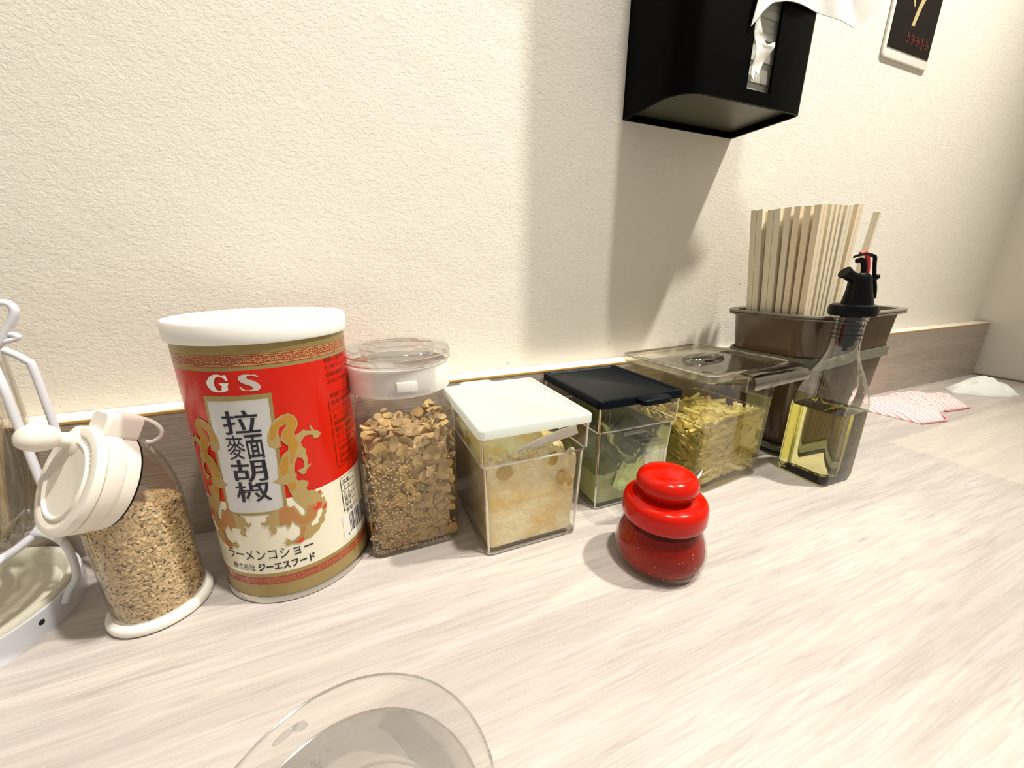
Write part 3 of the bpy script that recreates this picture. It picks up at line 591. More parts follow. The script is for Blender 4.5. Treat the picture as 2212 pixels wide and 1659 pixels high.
# juice pockets and pale lumps pressed against the front wall
q = MB(); yf = wy_ - .232
def blob(q, x, z, rx, rz, y, d=.004, seed=0):
    n_ = 18; c = Vector((x, y - d, z)); rg = []
    for i in range(n_):
        a = 2 * pi * i / n_; k = 1 + .25 * noise.noise(Vector((cos(a) * 1.3 + seed, sin(a) * 1.3, seed))); rg.append(Vector((x + rx * k * cos(a), y, z + rz * k * sin(a))))
    inn = [c + (p - c) * .6 + Vector((0, -d * .2, 0)) for p in rg]; inn = [Vector((p.x, y - d, p.z)) for p in inn]
    q.rings([rg, inn], cap0=True, cap1=True)
for x, z, rx, rz, s_ in ((.43, .325, .030, .028, 1), (.615, .345, .025, .025, 4), (.655, .26, .018, .03, 8), (.690, .235, .012, .02, 9)): blob(q, x, z, rx, rz, yf - .0015, .003, s_)
tag(q.obj('amber_garlic_juice', 'garlicdk'), 'small amber juice pockets in the grated garlic against the front wall', 'garlic')
bpy.data.objects['amber_garlic_juice']['kind'] = 'stuff'
q = MB(); rd = random.Random(5)
for i in range(90):
    u = rd.uniform(-1, 1); x = wx_ + u * .17; z = .36 + .03 * nz(u, -1, 2, 3) + rd.uniform(-.05, .03) - .03 * (u > .4); s_ = rd.uniform(.006, .018)
    q.ell((x, yf + .012 + rd.uniform(-.006, .02), z), s_, s_ * .7, s_ * rd.uniform(.5, .9), 8, 6, Matrix.Rotation(rd.uniform(0, 3), 3, 'Y'))
o = tag(q.obj('garlic_lump', 'garlic', disp=lambda p: p + noise.noise_vector(p * 70) * .004), 'loose lumps of grated garlic along the top edge of the heap', 'garlic'); o['kind'] = 'stuff'
# spoon in the garlic
q = MB(); p0 = Vector((.40, 1.145, .335)); p1 = Vector((.726, 1.128, .432)); T = (p1 - p0).normalized(); up = Vector((0, -1, 0)); sd = T.cross(up)
rs = []
for k in range(9):
    t_ = k / 8; c = p0.lerp(p1, t_) + Vector((0, 0, .012 * sin(pi * t_))); w_ = .010 + .010 * t_; h_ = .005
    if k == 8: w_ *= .8
    rs.append([c + sd * w_ * a + up * h_ * b_ for a, b_ in ((-1, -1), (1, -1), (1.1, 0), (1, 1), (-1, 1), (-1.1, 0))])
q.rings(rs); tag(q.obj('spoon', 'paper'), 'white plastic spoon handle slanting inside the clear garlic tub', 'spoon')
# green paste
mass('green_paste', gx_, gy_, .182, .213, lambda u, v: .15 + .045 * nz(u, v, 2.0, 13) + .022 * nz(u, v, 6, 17) + (.05 * max(0, u - .05) if v < -.7 else 0) + .04 * (v > .3), 'wasabi', z0=.022, label='pale green paste left in the bottom of the black-lidded tub', cat='paste')
q = MB(); yg = gy_ - .214
def patch(q, pts, y, th=.006):
    """film of paste on the front wall, ragged edge"""
    poly = [Vector((x, y, z)) for x, z in pts]; tri = tessellate_polygon([poly])
    bm = bmesh.new(); vs = [bm.verts.new(p) for p in poly]
    for t in tri:
        try: bm.faces.new([vs[i] for i in t])
        except ValueError: pass
    bmesh.ops.subdivide_edges(bm, edges=bm.edges[:], cuts=3, use_grid_fill=True); bmesh.ops.triangulate(bm, faces=bm.faces[:])
    r = bmesh.ops.extrude_face_region(bm, geom=bm.faces[:]); bmesh.ops.translate(bm, verts=[e for e in r['geom'] if isinstance(e, bmesh.types.BMVert)], vec=(0, -th, 0))
    bmesh.ops.recalc_face_normals(bm, faces=bm.faces[:])
    bm.verts.index_update(); q.add([v.co.copy() for v in bm.verts], [tuple(v.index for v in f.verts) for f in bm.faces]); bm.free()
patch(q, [(1.245, .07), (1.245, .335), (1.20, .35), (1.175, .315), (1.19, .29), (1.15, .30), (1.13, .26), (1.12, .22), (1.085, .215), (1.07, .185), (1.03, .19), (1.01, .21), (.99, .185), (.975, .15), (.96, .10), (1.0, .07)], yg - .001)
for x, z, r_ in ((1.09, .245, .011), (1.105, .275, .007), (1.125, .31, .006), (1.16, .325, .007), (1.085, .285, .005), (1.03, .215, .008), (.985, .20, .006), (.93, .155, .006), (1.07, .23, .008)): blob(q, x, z, r_, r_ * 1.1, yg - .001, .004, x * 9)
o = tag(q.obj('green_paste_film', 'wasabi', disp=lambda p: p + Vector((noise.noise(p * 60) * .008, 0, noise.noise(p * 60 + Vector((5, 5, 5))) * .008))), 'ragged green paste smeared up the front wall of the black-lidded tub', 'paste'); o['kind'] = 'stuff'
q = MB(); q.rings([rrect(gx_, gy_ + .205, z, .178 + (z - .02) * .02, .006, .005) for z in (.03, .12, .24, .34)]); q.rings([rrect(gx_ + .186, gy_, z, .006, .20, .005) for z in (.03, .12, .24, .33)])
o = tag(q.obj('green_paste_coating', 'smear'), 'dark green coating on the back and side walls of the black-lidded tub', 'paste'); o['kind'] = 'stuff'

# ------------------------------------------------------------------ clear pan with pickled strips
px_, py_ = 1.615, 1.385; PR = radians(5.5)
pn = thing('pickle_pan', (px_, py_, 0), 'clear lidded food pan of pale pickled strips between black-lidded tub and oil bottle', 'container')
bx, by = 1.60, 1.330
def psec(z):     # pan body section at height z
    t_ = z / .545; return (bx + (px_ - bx) * t_, by + (py_ - by) * t_ * .8, z, .222 + .045 * t_, .205 + .03 * t_, .045)
secs = [(bx, by, 0.0, .205, .185, .035)] + [psec(z) for z in (.012, .25, .50)] + [(px_, py_, .530, .285, .248, .045), (px_, py_, .545, .298, .260, .05)]
tub(secs, None, 'pan', 'smoky', pn, PR)
q = MB(); a = (px_, py_)
q.rings([rrect(*a, .540, .300, .262, .05, PR), rrect(*a, .546, .307, .269, .052, PR), rrect(*a, .568, .307, .269, .052, PR), rrect(*a, .574, .300, .262, .05, PR),
         rrect(*a, .574, .262, .224, .04, PR), rrect(*a, .566, .254, .216, .04, PR), rrect(*a, .566, .20, .17, .03, PR), rrect(*a, .5665, .10, .08, .02, PR)]); pl = q.obj('lid', 'smoky', pn)
q = MB(); R3 = Matrix.Rotation(PR, 3, 'Z')
def onlid(u, v, z): return Vector((px_, py_, 0)) + R3 @ Vector((u, v, 0)) + Vector((0, 0, z))
q.rings([rrect(px_, py_, z, hx, hy, hy, PR, 8) for z, hx, hy in ((.5665, .125, .062), (.580, .118, .056), (.585, .110, .050), (.583, .100, .042), (.556, .085, .030))]); q.obj('lid_grip_recess', 'panlip', pl)
q = MB(); q.rings([[onlid(-.13, w_, .583) , onlid(.13, w_, .583), onlid(.13, w_, .592), onlid(-.13, w_, .592)] for w_ in (-.010, .010)]); q.obj('lid_grip_bar', 'lidclear', pl, smooth=False, bevel=.003)
# rim highlights of the lid
q = MB(); q.tube([tuple(p) for p in rrect(px_, py_, (.575), .303, .265, .05, PR, 4)], .0045, 6, True, 1); q.obj('lid_edge_glint', 'glint', pl)
# front lip, running past the right corner with a rolled end
q = MB(); prof = [(0.0, .572), (-.035, .568), (-.058, .552), (-.066, .530), (-.064, .500)]
rs = []
for u, k in ((-.09, 1), (0, 1), (.10, 1), (.20, 1), (.27, 1.0), (.30, 1.02), (.335, .95), (.36, .8)):
    base = [onlid(u + (.02 if k != 1 else 0), -.262 + v * k, z if u < .3 else z - (u - .3) * .35) for v, z in prof]
    rs.append(base + [p + Vector((0, .008, -.004)) for p in reversed(base)])
q.rings(rs); q.obj('front_lip', 'panlip', pn)
q = MB(); q.box(px_ - .115, px_ - .105, py_ - .335, py_ - .27, .50, .57); q.obj('lip_corner', 'lidclear', pn, smooth=False)
# brine
q = MB(); ss = [psec(z) for z in (.02, .12, .22, .33)]
q.rings([rrect(c[0], c[1], c[2], c[3] - .011, c[4] - .011, .036, PR) for c in ss]); tag(q.obj('pickling_brine', 'brine'), 'cloudy yellow brine filling the clear food pan halfway', 'liquid')
c_ = psec(.33); q = MB(); q.tube([tuple(p) for p in rrect(c_[0], c_[1], .331, c_[3] - .006, c_[4] - .006, .04, PR, 4)], .003, 6, True, 1); q.obj('waterline_glint', 'glint', bpy.data.objects['pickling_brine'])  # tube drawn as the bright glint where brine meets wall
rd = random.Random(21); vm = []
for k in range(6):
    q = MB(); n_ = 5; L = 1.0; bend_ = rd.uniform(-.14, .14); w_ = rd.uniform(.09, .13); rs = []
    for i in range(n_):
        u = -1 + 2 * i / (n_ - 1); e = 1 if 0 < i < n_ - 1 else .75; c = Vector((u, 0, bend_ * (1 - u * u) + .04 * sin(3 * u + k)))
        rs.append([c + Vector((0, a_ * w_ * e, b_ * w_ * e * .8)) for a_, b_ in ((-1, -1), (1, -1), (1, 1), (-1, 1))])
    q.rings(rs); o = q.obj('proto', 'veg', bevel=0); vm.append(o.data); bpy.data.objects.remove(o)
core = MB()
for i in range(900):
    r_ = rd.random(); c = psec(.15); L = rd.uniform(.05, .09) if rd.random() < .65 else rd.uniform(.09, .125)
    if r_ < .55: u, v = rd.uniform(-1, 1), -1 + rd.uniform(.03, .16)
    elif r_ < .8: u, v = -1 + rd.uniform(.05, .2), rd.uniform(-1, 1)
    else: u, v = rd.uniform(-.9, .9), rd.uniform(-.9, .9)
    zt = .30 - .03 * (1 + v) / 2 + .02 * u
    z = rd.uniform(.035, zt) if r_ < .8 else zt - rd.uniform(0, .03)
    c = psec(z); hx, hy = c[3] - .02, c[4] - .024
    az = rd.gauss(0, .35) if (r_ < .55) else (pi / 2 + rd.gauss(0, .35) if r_ < .8 else rd.uniform(0, 6.28)); el = rd.gauss(.25, .38) if r_ < .8 else rd.gauss(0, .2)
    el = max(-.9, min(.9, el)); du = abs(L * cos(el) * cos(az)); dv = abs(L * cos(el) * sin(az)); dz = abs(L * sin(el))
    x = max(-hx + du, min(hx - du, u * hx)); y = max(-hy + dv + .006, min(hy - dv, v * hy)); z = max(.03 + dz, min(.325 - dz, z))
    if i >= 270: x *= .90; y *= .90
    p = Vector((c[0], c[1], 0)) + R3 @ Vector((x, y, 0)) + Vector((0, 0, z))
    if i >= 270:
        import mathutils
        Mx = mathutils.Euler((rd.uniform(0, 3), -el, az + PR)).to_matrix(); core.box(-L, L, -.010, .010, -.008, .008); core.v[-8:] = [tuple(p + Mx @ Vector(w)) for w in core.v[-8:]]; continue
    o = bpy.data.objects.new('vegetable_strip', vm[rd.randrange(6)]); COL.objects.link(o); o.location = p * S; o.scale = (L, rd.uniform(.8, 1.1) * .11, .1)
    o.rotation_euler = (rd.uniform(0, 3), -el, az + PR)
    tag(o, 'pale pickled vegetable strip soaking in the clear food pan', 'vegetable', 'vegetable strips in the clear pan')
o = tag(core.obj('vegetable_bed', 'veg', smooth=False), 'tangled bed of pale vegetable strips filling the middle of the clear pan', 'vegetable'); o['kind'] = 'stuff'

# ------------------------------------------------------------------ red chili pot
cx, cy = 0.930, 0.868
cp = thing('chili_pot', (cx, cy, 0), 'small round glass pot of red chili paste with glossy red knobbed lid', 'jar')
q = MB(); q.lathe([(0.0, .001), (.120, .0), (.133, .004), (.146, .020), (.153, .045), (.154, .070), (.149, .100), (.139, .130), (.127, .156), (.122, .176), (.128, .182), (.128, .190), (.121, .192)], (cx, cy, 0), 64); q.obj('glass_bowl', 'chiliglass', cp)
q = MB(); q.lathe([(.1235, .177), (.1275, .181), (.1275, .187), (.1235, .190)], (cx, cy, 0), 64); q.obj('glass_rim', 'chiliglass', cp)
q = MB(); q.lathe([(.122, .188), (.137, .187), (.1395, .193), (.139, .236), (.134, .250), (.122, .259), (.090, .264), (.080, .268), (.080, .276), (.094, .286), (.1005, .300), (.101, .314), (.096, .330), (.080, .343), (.05, .349), (0, .351)], (cx, cy, 0), 72); q.obj('lid', 'redplastic', cp)
q = MB(); q.lathe([(0.0, .014), (.118, .014), (.134, .022), (.145, .042), (.148, .062), (.147, .080), (.142, .104), (.133, .130), (.123, .150), (.120, .156), (.06, .158), (0, .158)], (cx, cy, 0), 56)
tag(q.obj('chili_paste', 'chili', disp=lambda p: p + (Vector((p.x - cx, p.y - cy, 0)).normalized() * noise.noise(p * 35) * .0022 if p.z > .015 else Vector())), 'dark red chili paste filling the small glass pot', 'paste')
q = MB(); rd = random.Random(8)
pr_ = [(.02, .134), (.045, .147), (.08, .149), (.108, .143), (.134, .132), (.16, .122)]
for i in range(38):
    a = rd.uniform(pi, 2 * pi); z = rd.uniform(.02, .155)
    for k in range(5):
        if pr_[k][0] <= z <= pr_[k + 1][0]: t_ = (z - pr_[k][0]) / (pr_[k + 1][0] - pr_[k][0]); r = pr_[k][1] * (1 - t_) + pr_[k + 1][1] * t_
    s_ = rd.uniform(.0012, .0036); q.ell((cx + (r - .001) * cos(a), cy + (r - .001) * sin(a), z), s_, s_, s_ * .8, 6, 5)
o = tag(q.obj('chili_seed', 'chilispeck'), 'tiny orange chili seeds against the glass of the chili pot', 'seeds'); o['kind'] = 'stuff'
sp = thing('chili_spoon', (1.03, .90, .2), 'small steel spoon poking out from under the red lid of the chili pot', 'spoon')
q = MB(); A = Vector((1.040, .900, .205)); B_ = Vector((1.172, .937, .262)); T = (B_ - A).normalized(); sd = Vector((0, 0, 1)).cross(T).normalized(); up = T.cross(sd); rs = []
for k in range(10):
    t_ = k / 9; w_ = .007 + .004 * sin(pi * min(1, t_ * 1.1)); w_ = w_ if k < 9 else .003
    c = A.lerp(B_, t_) + up * .004 * sin(pi * t_); rs.append([c + sd * w_ * a_ + up * .0022 * b_ for a_, b_ in ((-1, -.3), (-.5, -1), (.5, -1), (1, -.3), (1, .3), (.5, 1), (-.5, 1), (-1, .3))])
q.rings(rs); q.obj('handle', 'steel', sp)

# ------------------------------------------------------------------ oil bottle
ox, oy = 2.098, 1.040
ob = thing('oil_bottle', (ox, oy, 0), 'square glass bottle of yellow oil with black flip pourer', 'bottle')
def bsec(off=0.0):
    B = [(0.0, .100, .03), (.008, .112, .03), (.03, .117, .032), (.38, .117, .036), (.42, .1165, .05), (.46, .114, .07), (.50, .107, .085), (.54, .095, .085), (.575, .081, .077), (.61, .069, .068), (.645, .061, .061), (.68, .058, .058), (.775, .058, .058), (.78, .063, .063), (.795, .063, .063)]
    return [(ox, oy, z, h - off, h - off, max(r - off, .008)) for z, h, r in B]
inner = [rrect(ox, oy, .362, .1095, .1095, .03, 0, 8)] + [rrect(*c, 0, 8) for c in bsec(.006) if c[2] > .37]
q = MB(); q.rings([rrect(*c, 0, 8) for c in bsec()] + list(reversed(inner))); q.obj('glass_body', 'realglass', ob)
q = MB(); q.rings([rrect(ox, oy, z, h, h, .026, 0, 8) for z, h in ((.030, .100), (.036, .1080), (.24, .1085), (.355, .1085), (.360, .107))]); tag(q.obj('cooking_oil', 'realoil'), 'pale yellow oil in the square glass bottle', 'liquid')
q = MB(); q.lathe([(.0, .800), (.080, .800), (.088, .803), (.090, .812), (.090, .836), (.086, .846), (.075, .851), (.05, .853), (0, .853)], (ox, oy, 0), 56); q.obj('pourer_collar', 'black', ob)
q = MB(); q.lathe([(.038, .80), (.040, .785), (.040, .762), (.056, .757), (.040, .752), (.038, .742), (.056, .737), (.038, .732), (.038, .722), (.057, .717), (.057, .713), (.038, .712), (.036, .700), (.055, .696), (.036, .690), (.034, .670), (.028, .660), (0, .658)], (ox, oy, 0), 40); q.obj('rubber_stopper', 'rubber', ob)
q = MB(); q.tube([(ox + .012, oy, .665), (ox + .016, oy, .635)], .010, 8, sub=1); q.obj('air_tube', 'rubber', ob)
rv = Vector((.924, -.382, 0))
def pp(u, z, d=0): return Vector((ox, oy, 0)) + rv * u + Vector((0.382, .924, 0)) * d + Vector((0, 0, z))
q = MB(); rs = []
for z, r, u in ((.85, .060, .012), (.88, .054, .010), (.91, .047, .006), (.935, .043, .002), (.955, .042, 0), (.972, .038, 0), (.985, .026, -.002)): rs.append([pp(u + r * cos(2 * pi * i / 28), z, r * sin(2 * pi * i / 28)) for i in range(28)])
q.rings(rs); q.obj('pourer_cone', 'black', ob)
q = MB(); q.tube([pp(-.005, .948), pp(-.040, .968), pp(-.074, .988)], .023, 16, sub=2); q.tube([pp(-.070, .984), pp(-.078, .990)], .027, 16, sub=1); q.obj('pour_spout', 'black', ob)
q = MB(); rs = []
for u, z, w_ in ((-.052, 1.052, .006), (-.03, 1.060, .012), (-.005, 1.064, .014), (.02, 1.062, .012)): rs.append([pp(u + a_, z + b_, c_) for a_, b_, c_ in ((0, -.004, -w_), (0, .005, -w_ * .6), (0, .005, w_ * .6), (0, -.004, w_))])
q.rings(rs); q.tube([pp(.0, 1.058), pp(.028, 1.058), pp(.040, 1.050), pp(.046, 1.02), pp(.060, .965), pp(.075, .92), pp(.083, .875)], .0075, 8); q.obj('flip_lever', 'black', ob)
q = MB(); q.tube([pp(-.035, 1.036), pp(-.012, 1.038), pp(.000, 1.02), pp(.008, .98)], .011, 10); q.obj('spout_plug', 'black', ob)
q = MB(); q.tube([pp(-.028, 1.066), pp(-.004, 1.068), pp(.010, 1.045), pp(.020, 1.01), pp(.024, .975)], .0085, 10); q.obj('red_liner', 'redliner', ob)['label'] = 'red silicone liner'
q = MB(); q.tube([pp(.03, .955), pp(.068, .968)], .008, 8, sub=1); q.ell(pp(.070, .969), .012, .012, .012, 12, 8); q.obj('hinge_knob', 'black', ob)

# ------------------------------------------------------------------ chopstick box on its rack
hx_, hy_ = 2.53, 1.425; HR = radians(6)
cb = thing('chopstick_box', (hx_, hy_, .03), 'smoky brown ribbed plastic box holding the wooden chopsticks behind the oil bottle', 'box')
Hs = [(.06, .41, .185, .09), (.08, .425, .195, .10), (.53, .465, .222, .11), (.770, .495, .240, .12)]
def ribbed(cx, cy, z, hx, hy, r, rot, amp):
    ring = rrect(cx, cy, z, hx, hy, r, rot, 6, 240); C = Vector((cx, cy, z)); out = []
    Ri = Matrix.Rotation(-rot, 3, 'Z')
    for p in ring:
        l = Ri @ (p - C)
        k = 1.0 if (l.x > -.35 and abs(l.y) > hy * .9) else 0.0
        ph = sin(l.x * 2 * pi / .032) * amp * k
        out.append(p + (p - C).normalized() * ph)
    return out
q = MB(); q.rings([ribbed(hx_, hy_, z, a_, b_, r, HR, .008) for z, a_, b_, r in Hs], cap1=False)
q.rings([rrect(hx_, hy_, z + .01, a_ - .014, b_ - .014, r - .01, HR, 6, 240) for z, a_, b_, r in Hs], cap1=False); q.obj('box_body', 'brownrib', cb)
q = MB(); q.rings([rrect(hx_, hy_, z, a_, b_, r, HR, 8) for z, a_, b_, r in ((.758, .493, .238, .12), (.758, .520, .265, .14), (.764, .525, .270, .14), (.770, .520, .265, .14), (.774, .525, .270, .14), (.782, .523, .268, .14), (.786, .515, .260, .135), (.782, .485, .230, .115), (.758, .481, .226, .11))], cap0=False, cap1=False); q.obj('rim', 'brownrim', cb)
q = MB(); q.rings([rrect(hx_, hy_, z, a_, b_, .11, HR, 8) for z, a_, b_ in ((.510, .474, .230), (.510, .483, .239), (.565, .483, .239), (.565, .474, .230))], cap0=False, cap1=False)
rk = thing('box_rack', (hx_, hy_, 0), 'grey-green metal rack holding the chopstick box with a band round its middle', 'rack')
o = q.obj('band', 'rackgrey', rk)
q = MB(); q.rings([rrect(hx_, hy_, z, a_, b_, .11, HR, 8) for z, a_, b_ in ((.030, .44, .205), (.030, .45, .215), (.055, .45, .215), (.055, .44, .205))], cap0=True, cap1=True); q.obj('base_ring', 'rackgrey', rk)
R6 = Matrix.Rotation(HR, 3, 'Z')
def hb(u, v, z): return Vector((hx_, hy_, 0)) + R6 @ Vector((u, v, 0)) + Vector((0, 0, z))
for u, v in ((-.42, -.18), (-.42, .18), (.42, .18), (.42, -.18)):
    q = MB(); q.tube([hb(u, v, .0), hb(u, v, .035)], .022, 12, sub=1); q.obj('foot', 'black', rk)
for u in (-.478,):
    q = MB(); q.tube([hb(u, -.05, .04), hb(u, -.05, .53)], .010, 8, sub=1); q.obj('upright', 'rackgrey', rk)
q = MB(); q.tube([hb(.487, -.05, .04), hb(.487, -.05, .55)], .010, 8, sub=1); q.obj('upright', 'rackgrey', rk)
rd = random.Random(31)
cm = []
for m in ('wood', 'woodb'):
    q = MB(); L = 1.225; w_, t_ = .031, .0135
    for sgn in (-1, 1):
        v = []
        q.box(sgn * w_ / 2 - w_ / 2 + .0012, sgn * w_ / 2 + w_ / 2 - .0012, -t_, t_, 0, L)
    q.box(-.0015, .0015, -t_ * .7, t_ * .7, .25, L - .002)
    o = q.obj('proto', m, smooth=False, bevel=.0012); cm.append(o.data); bpy.data.objects.remove(o)
def chop(u, v, yaw, lu, lv, dz, label, grp, h=0):
    o = bpy.data.objects.new('chopsticks', cm[rd.randrange(2)]); COL.objects.link(o)
    base = hb(u, v, .078 + dz); topv = hb(u + lu, v + lv, .078 + dz + 1.225)
    d = (topv - base).normalized(); o.location = base * S
    qt = Vector((0, 0, 1)).rotation_difference(d); o.rotation_mode = 'QUATERNION'; o.rotation_quaternion = qt @ Matrix.Rotation(yaw + HR, 3, 'Z').to_quaternion()
    tag(o, label, 'chopsticks', grp)
CL = 'pale wooden disposable chopsticks packed upright in the smoky brown box'
k = 0
for v in (-.098, -.033, .032, .097):
    u = -.355
    while u < -.07:
        f_ = (u + .355) / .285
        flat = rd.random() < .5
        step = .064 if flat else .0285
        for dv in ((-.0155, .0155) if flat else (0,)):
            yaw = rd.gauss(0, .015) if flat else pi / 2 + rd.gauss(0, .015)
            chop(u + step / 2, v + dv, yaw, -.200 + .155 * f_ + (rd.gauss(0, .0015)), (v + dv) * .30, rd.choice((0, 0, .004, .008)), CL, 'chopsticks in the brown box'); k += 1
        u += step + .0015
chop(-.008, -.10, .25, .075, -.04, -.012, 'wooden chopsticks leaning apart at the right end of the bundle', None)

# ------------------------------------------------------------------ paper towel dispenser on the wall
dp = thing('paper_dispenser', (1.7, WY, 1.69), 'black wall-mounted paper towel dispenser with narrow front slot', 'dispenser')
X0, X1, Y0, Z0, Z1 = 1.31, 2.045, 1.405, 1.69, 2.95; th_ = .012
sx0, sx1, sz0 = 1.665, 1.812, 1.742
b = MB()
out_ = [(X0, WY)] + [(X0 + .13 - .13 * cos(k * pi / 16), Y0 + .13 - .13 * sin(k * pi / 16)) for k in range(9)] + [(sx0, Y0)]
def shell(pts, z0, z1, name, closed=False):
    q = MB(); P = [Vector((x, y, 0)) for x, y in pts]; N = []
    for i in range(len(P)):
        a = P[min(i + 1, len(P) - 1)] - P[max(i - 1, 0)]; N.append(Vector((-a.y, a.x, 0)).normalized())
    inn = [p + n_ * th_ for p, n_ in zip(P, N)]
    ring = P + list(reversed(inn)); q.rings([[Vector((p.x, p.y, z)) for p in ring] for z in (z0, z1)]); return q.obj(name, 'metalblack', dp, ang=50)
shell(out_, Z0, Z1, 'side_panel')
shell([(sx1, Y0), (X1 - .03, Y0), (X1 - .01, Y0 + .01), (X1, Y0 + .03), (X1, WY)], Z0, Z1, 'side_panel')
b = MB(); b.box(sx0, sx1, Y0, Y0 + th_, Z0, sz0); b.obj('slot_sill', 'metalblack', dp, smooth=False)
b = MB(); b.rings([[Vector((x, y, z)) for x, y in [(X0 + .014, WY - .006), (X0 + .014, Y0 + .14), (X0 + .055, Y0 + .055), (X0 + .14, Y0 + .014), (X1 - .014, Y0 + .014), (X1 - .014, WY - .006)]] for z in (Z0 + .03, Z0 + .042)]); b.obj('floor_plate', 'undermetal', dp, smooth=False)
b = MB(); b.box(X0, X1, WY - .006, WY, Z0, Z1); b.obj('back_plate', 'metalblack', dp, smooth=False)
b = MB(); b.box(X0, X1, Y0, WY, Z1, Z1 + .012); b.obj('top_plate', 'metalblack', dp, smooth=False)
ps_ = thing('towel_stack', (1.7, 1.6, Z0 + .042), 'folded white paper towels stacked inside the slotted black dispenser', 'paper towels')
q = MB()
for k in range(34):
    z = Z0 + .044 + k * .026; w_ = .004 * sin(k * 2.1)
    q.box(X0 + .10, X1 - .05, Y0 + .032 + w_, WY - .02, z, z + .024)
q.obj('paper_layer', 'paperin', ps_, smooth=False)
# towel hanging from the slot
q = MB(); n_, m_ = 26, 14; edge = [(1.630, 1.97), (1.672, 2.02), (1.74, 2.075), (1.82, 2.092), (1.93, 2.094), (2.04, 2.095), (2.14, 2.092), (2.27, 2.085), (2.31, 2.10), (2.40, 2.17)]
vs = []; f = []
for i in range(n_):
    t_ = i / (n_ - 1) * (len(edge) - 1); k = min(int(t_), len(edge) - 2); fr = t_ - k
    x = edge[k][0] * (1 - fr) + edge[k + 1][0] * fr; z = edge[k][1] * (1 - fr) + edge[k + 1][1] * fr
    for j in range(m_):
        w_ = j / (m_ - 1); zz = z - .022 + w_ * .42; yy = 1.396 - .006 * sin(i * .8 + w_ * 4)
        xs = x + (1.74 - x) * w_ * .55
        vs.append(Vector((xs, yy, zz)))
for i in range(n_ - 1):
    for j in range(m_ - 1): a_ = i * m_ + j; f.append((a_, a_ + m_, a_ + m_ + 1, a_ + 1))
no = len(vs); vs2 = [p + Vector((0, .003, 0)) for p in vs]; q.add(vs + vs2, f + [tuple(reversed([i + no for i in g])) for g in f] )
tw = thing('paper_towel', (1.74, 1.39, 2.3), 'white paper towel pulled out of the slot of the black wall dispenser', 'paper towel'); q.obj('loose_sheet', 'paper', tw)
q = MB(); pts = [(1.655, 2.10), (1.66, 1.94), (1.672, 1.90), (1.675, 1.84), (1.672, 1.79), (1.69, 1.775), (1.70, 1.81), (1.72, 1.80), (1.745, 1.85), (1.775, 1.90), (1.775, 1.92), (1.74, 1.905), (1.70, 1.93), (1.68, 1.98), (1.69, 2.06), (1.71, 2.12)]
patch(q, pts, 1.412, .004); q.obj('torn_flap', 'paper', tw, disp=lambda p: p + Vector((0, noise.noise(p * 14) * .02 - .012, 0)))

# ------------------------------------------------------------------ sign on the wall
sg = thing('wall_sign', (3.46, WY, 2.6), 'black upright wall sign with white border and gold brush stroke', 'sign')
q = MB(); q.rings([rrect(3.455, 2.92, z, .262, .655, .03) for z in (0, .012)]); q.v = [(x, WY - .001 - z, y) for x, y, z in q.v]; q.obj('frame', 'postframe', sg, bevel=.003)
q = MB(); q.box(3.222, 3.688, WY - .0165, WY - .0125, 2.318, 3.53); q.obj('face', 'postblack', sg, smooth=False)
def stroke(pts, m, name, y=WY - .0185):
    q = MB(); P = [Vector((x, y, z)) for x, z, w_ in pts]; L = []; Rr = []
    for i, (x, z, w_) in enumerate(pts):
        a = P[min(i + 1, len(P) - 1)] - P[max(i - 1, 0)]; n_ = Vector((-a.z, 0, a.x)).normalized(); L.append(P[i] + n_ * w_); Rr.append(P[i] - n_ * w_)
    q.rings([[a_, b_, b_ + Vector((0, .0018, 0)), a_ + Vector((0, .0018, 0))] for a_, b_ in zip(L, Rr)]); return q.obj(name, m, sg)
stroke([(3.56, 2.82, .01), (3.52, 2.70, .020), (3.495, 2.62, .018), (3.465, 2.56, .016), (3.445, 2.50, .016), (3.43, 2.455, .014), (3.452, 2.462, .004)], 'postgold', 'brush_stroke')
stroke([(3.33, 2.80, .02), (3.36, 2.66, .016), (3.385, 2.585, .010), (3.405, 2.545, .003)], 'postgold', 'brush_stroke')
rd = random.Random(3)
for k in range(5):
    x = 3.40 + k * .055; z = 2.385 - k * .002
    stroke([(x, z + .03, .006), (x + .02, z + .012, .005), (x + .004, z - .02, .004)], 'postred', 'seal_mark'); stroke([(x - .005, z + .01, .004), (x + .034, z + .004, .004)], 'postred', 'seal_mark')

# ------------------------------------------------------------------ sesame grinder
sx, sy = -0.640, 1.300
sgd = thing('sesame_grinder', (sx, sy, 0), 'glass sesame grinder with tilted white crank cap between wire rack and pepper can', 'grinder')
nv = Vector((-1.324, -1.229, 1.0)).normalized(); pv = (Vector((0, 0, 1)) - nv * nv.z).normalized(); sv = nv.cross(pv)
C0 = Vector((-.668, 1.272, .455)) - nv * .014
q = MB(); q.lathe([(.09, .001), (.118, 0), (.126, .006), (.128, .016), (.125, .027), (.117, .033), (.100, .034)], (sx, sy, 0), 64, cap0=True); q.obj('foot_ring', 'white', sgd)
fwd = Vector((-nv.x, -nv.y, 0)).normalized() * -1      # horizontal direction of the cap
side = Vector((0, 0, 1)).cross(fwd)
BR = .1115; rs = []
def vring(c, a, b_, ua, ub, n_=56): return [c + ua * a * cos(2 * pi * i / n_) + ub * b_ * sin(2 * pi * i / n_) for i in range(n_)]
ax = Vector((sx, sy, 0))
for z, r in ((.012, .100), (.020, .108), (.04, BR), (.15, BR), (.25, BR), (.33, BR)): rs.append(vring(ax + Vector((0, 0, z)), r, r, fwd, side))
lo0, hi0 = ax + fwd * BR + Vector((0, 0, .33)), ax - fwd * BR + Vector((0, 0, .33))
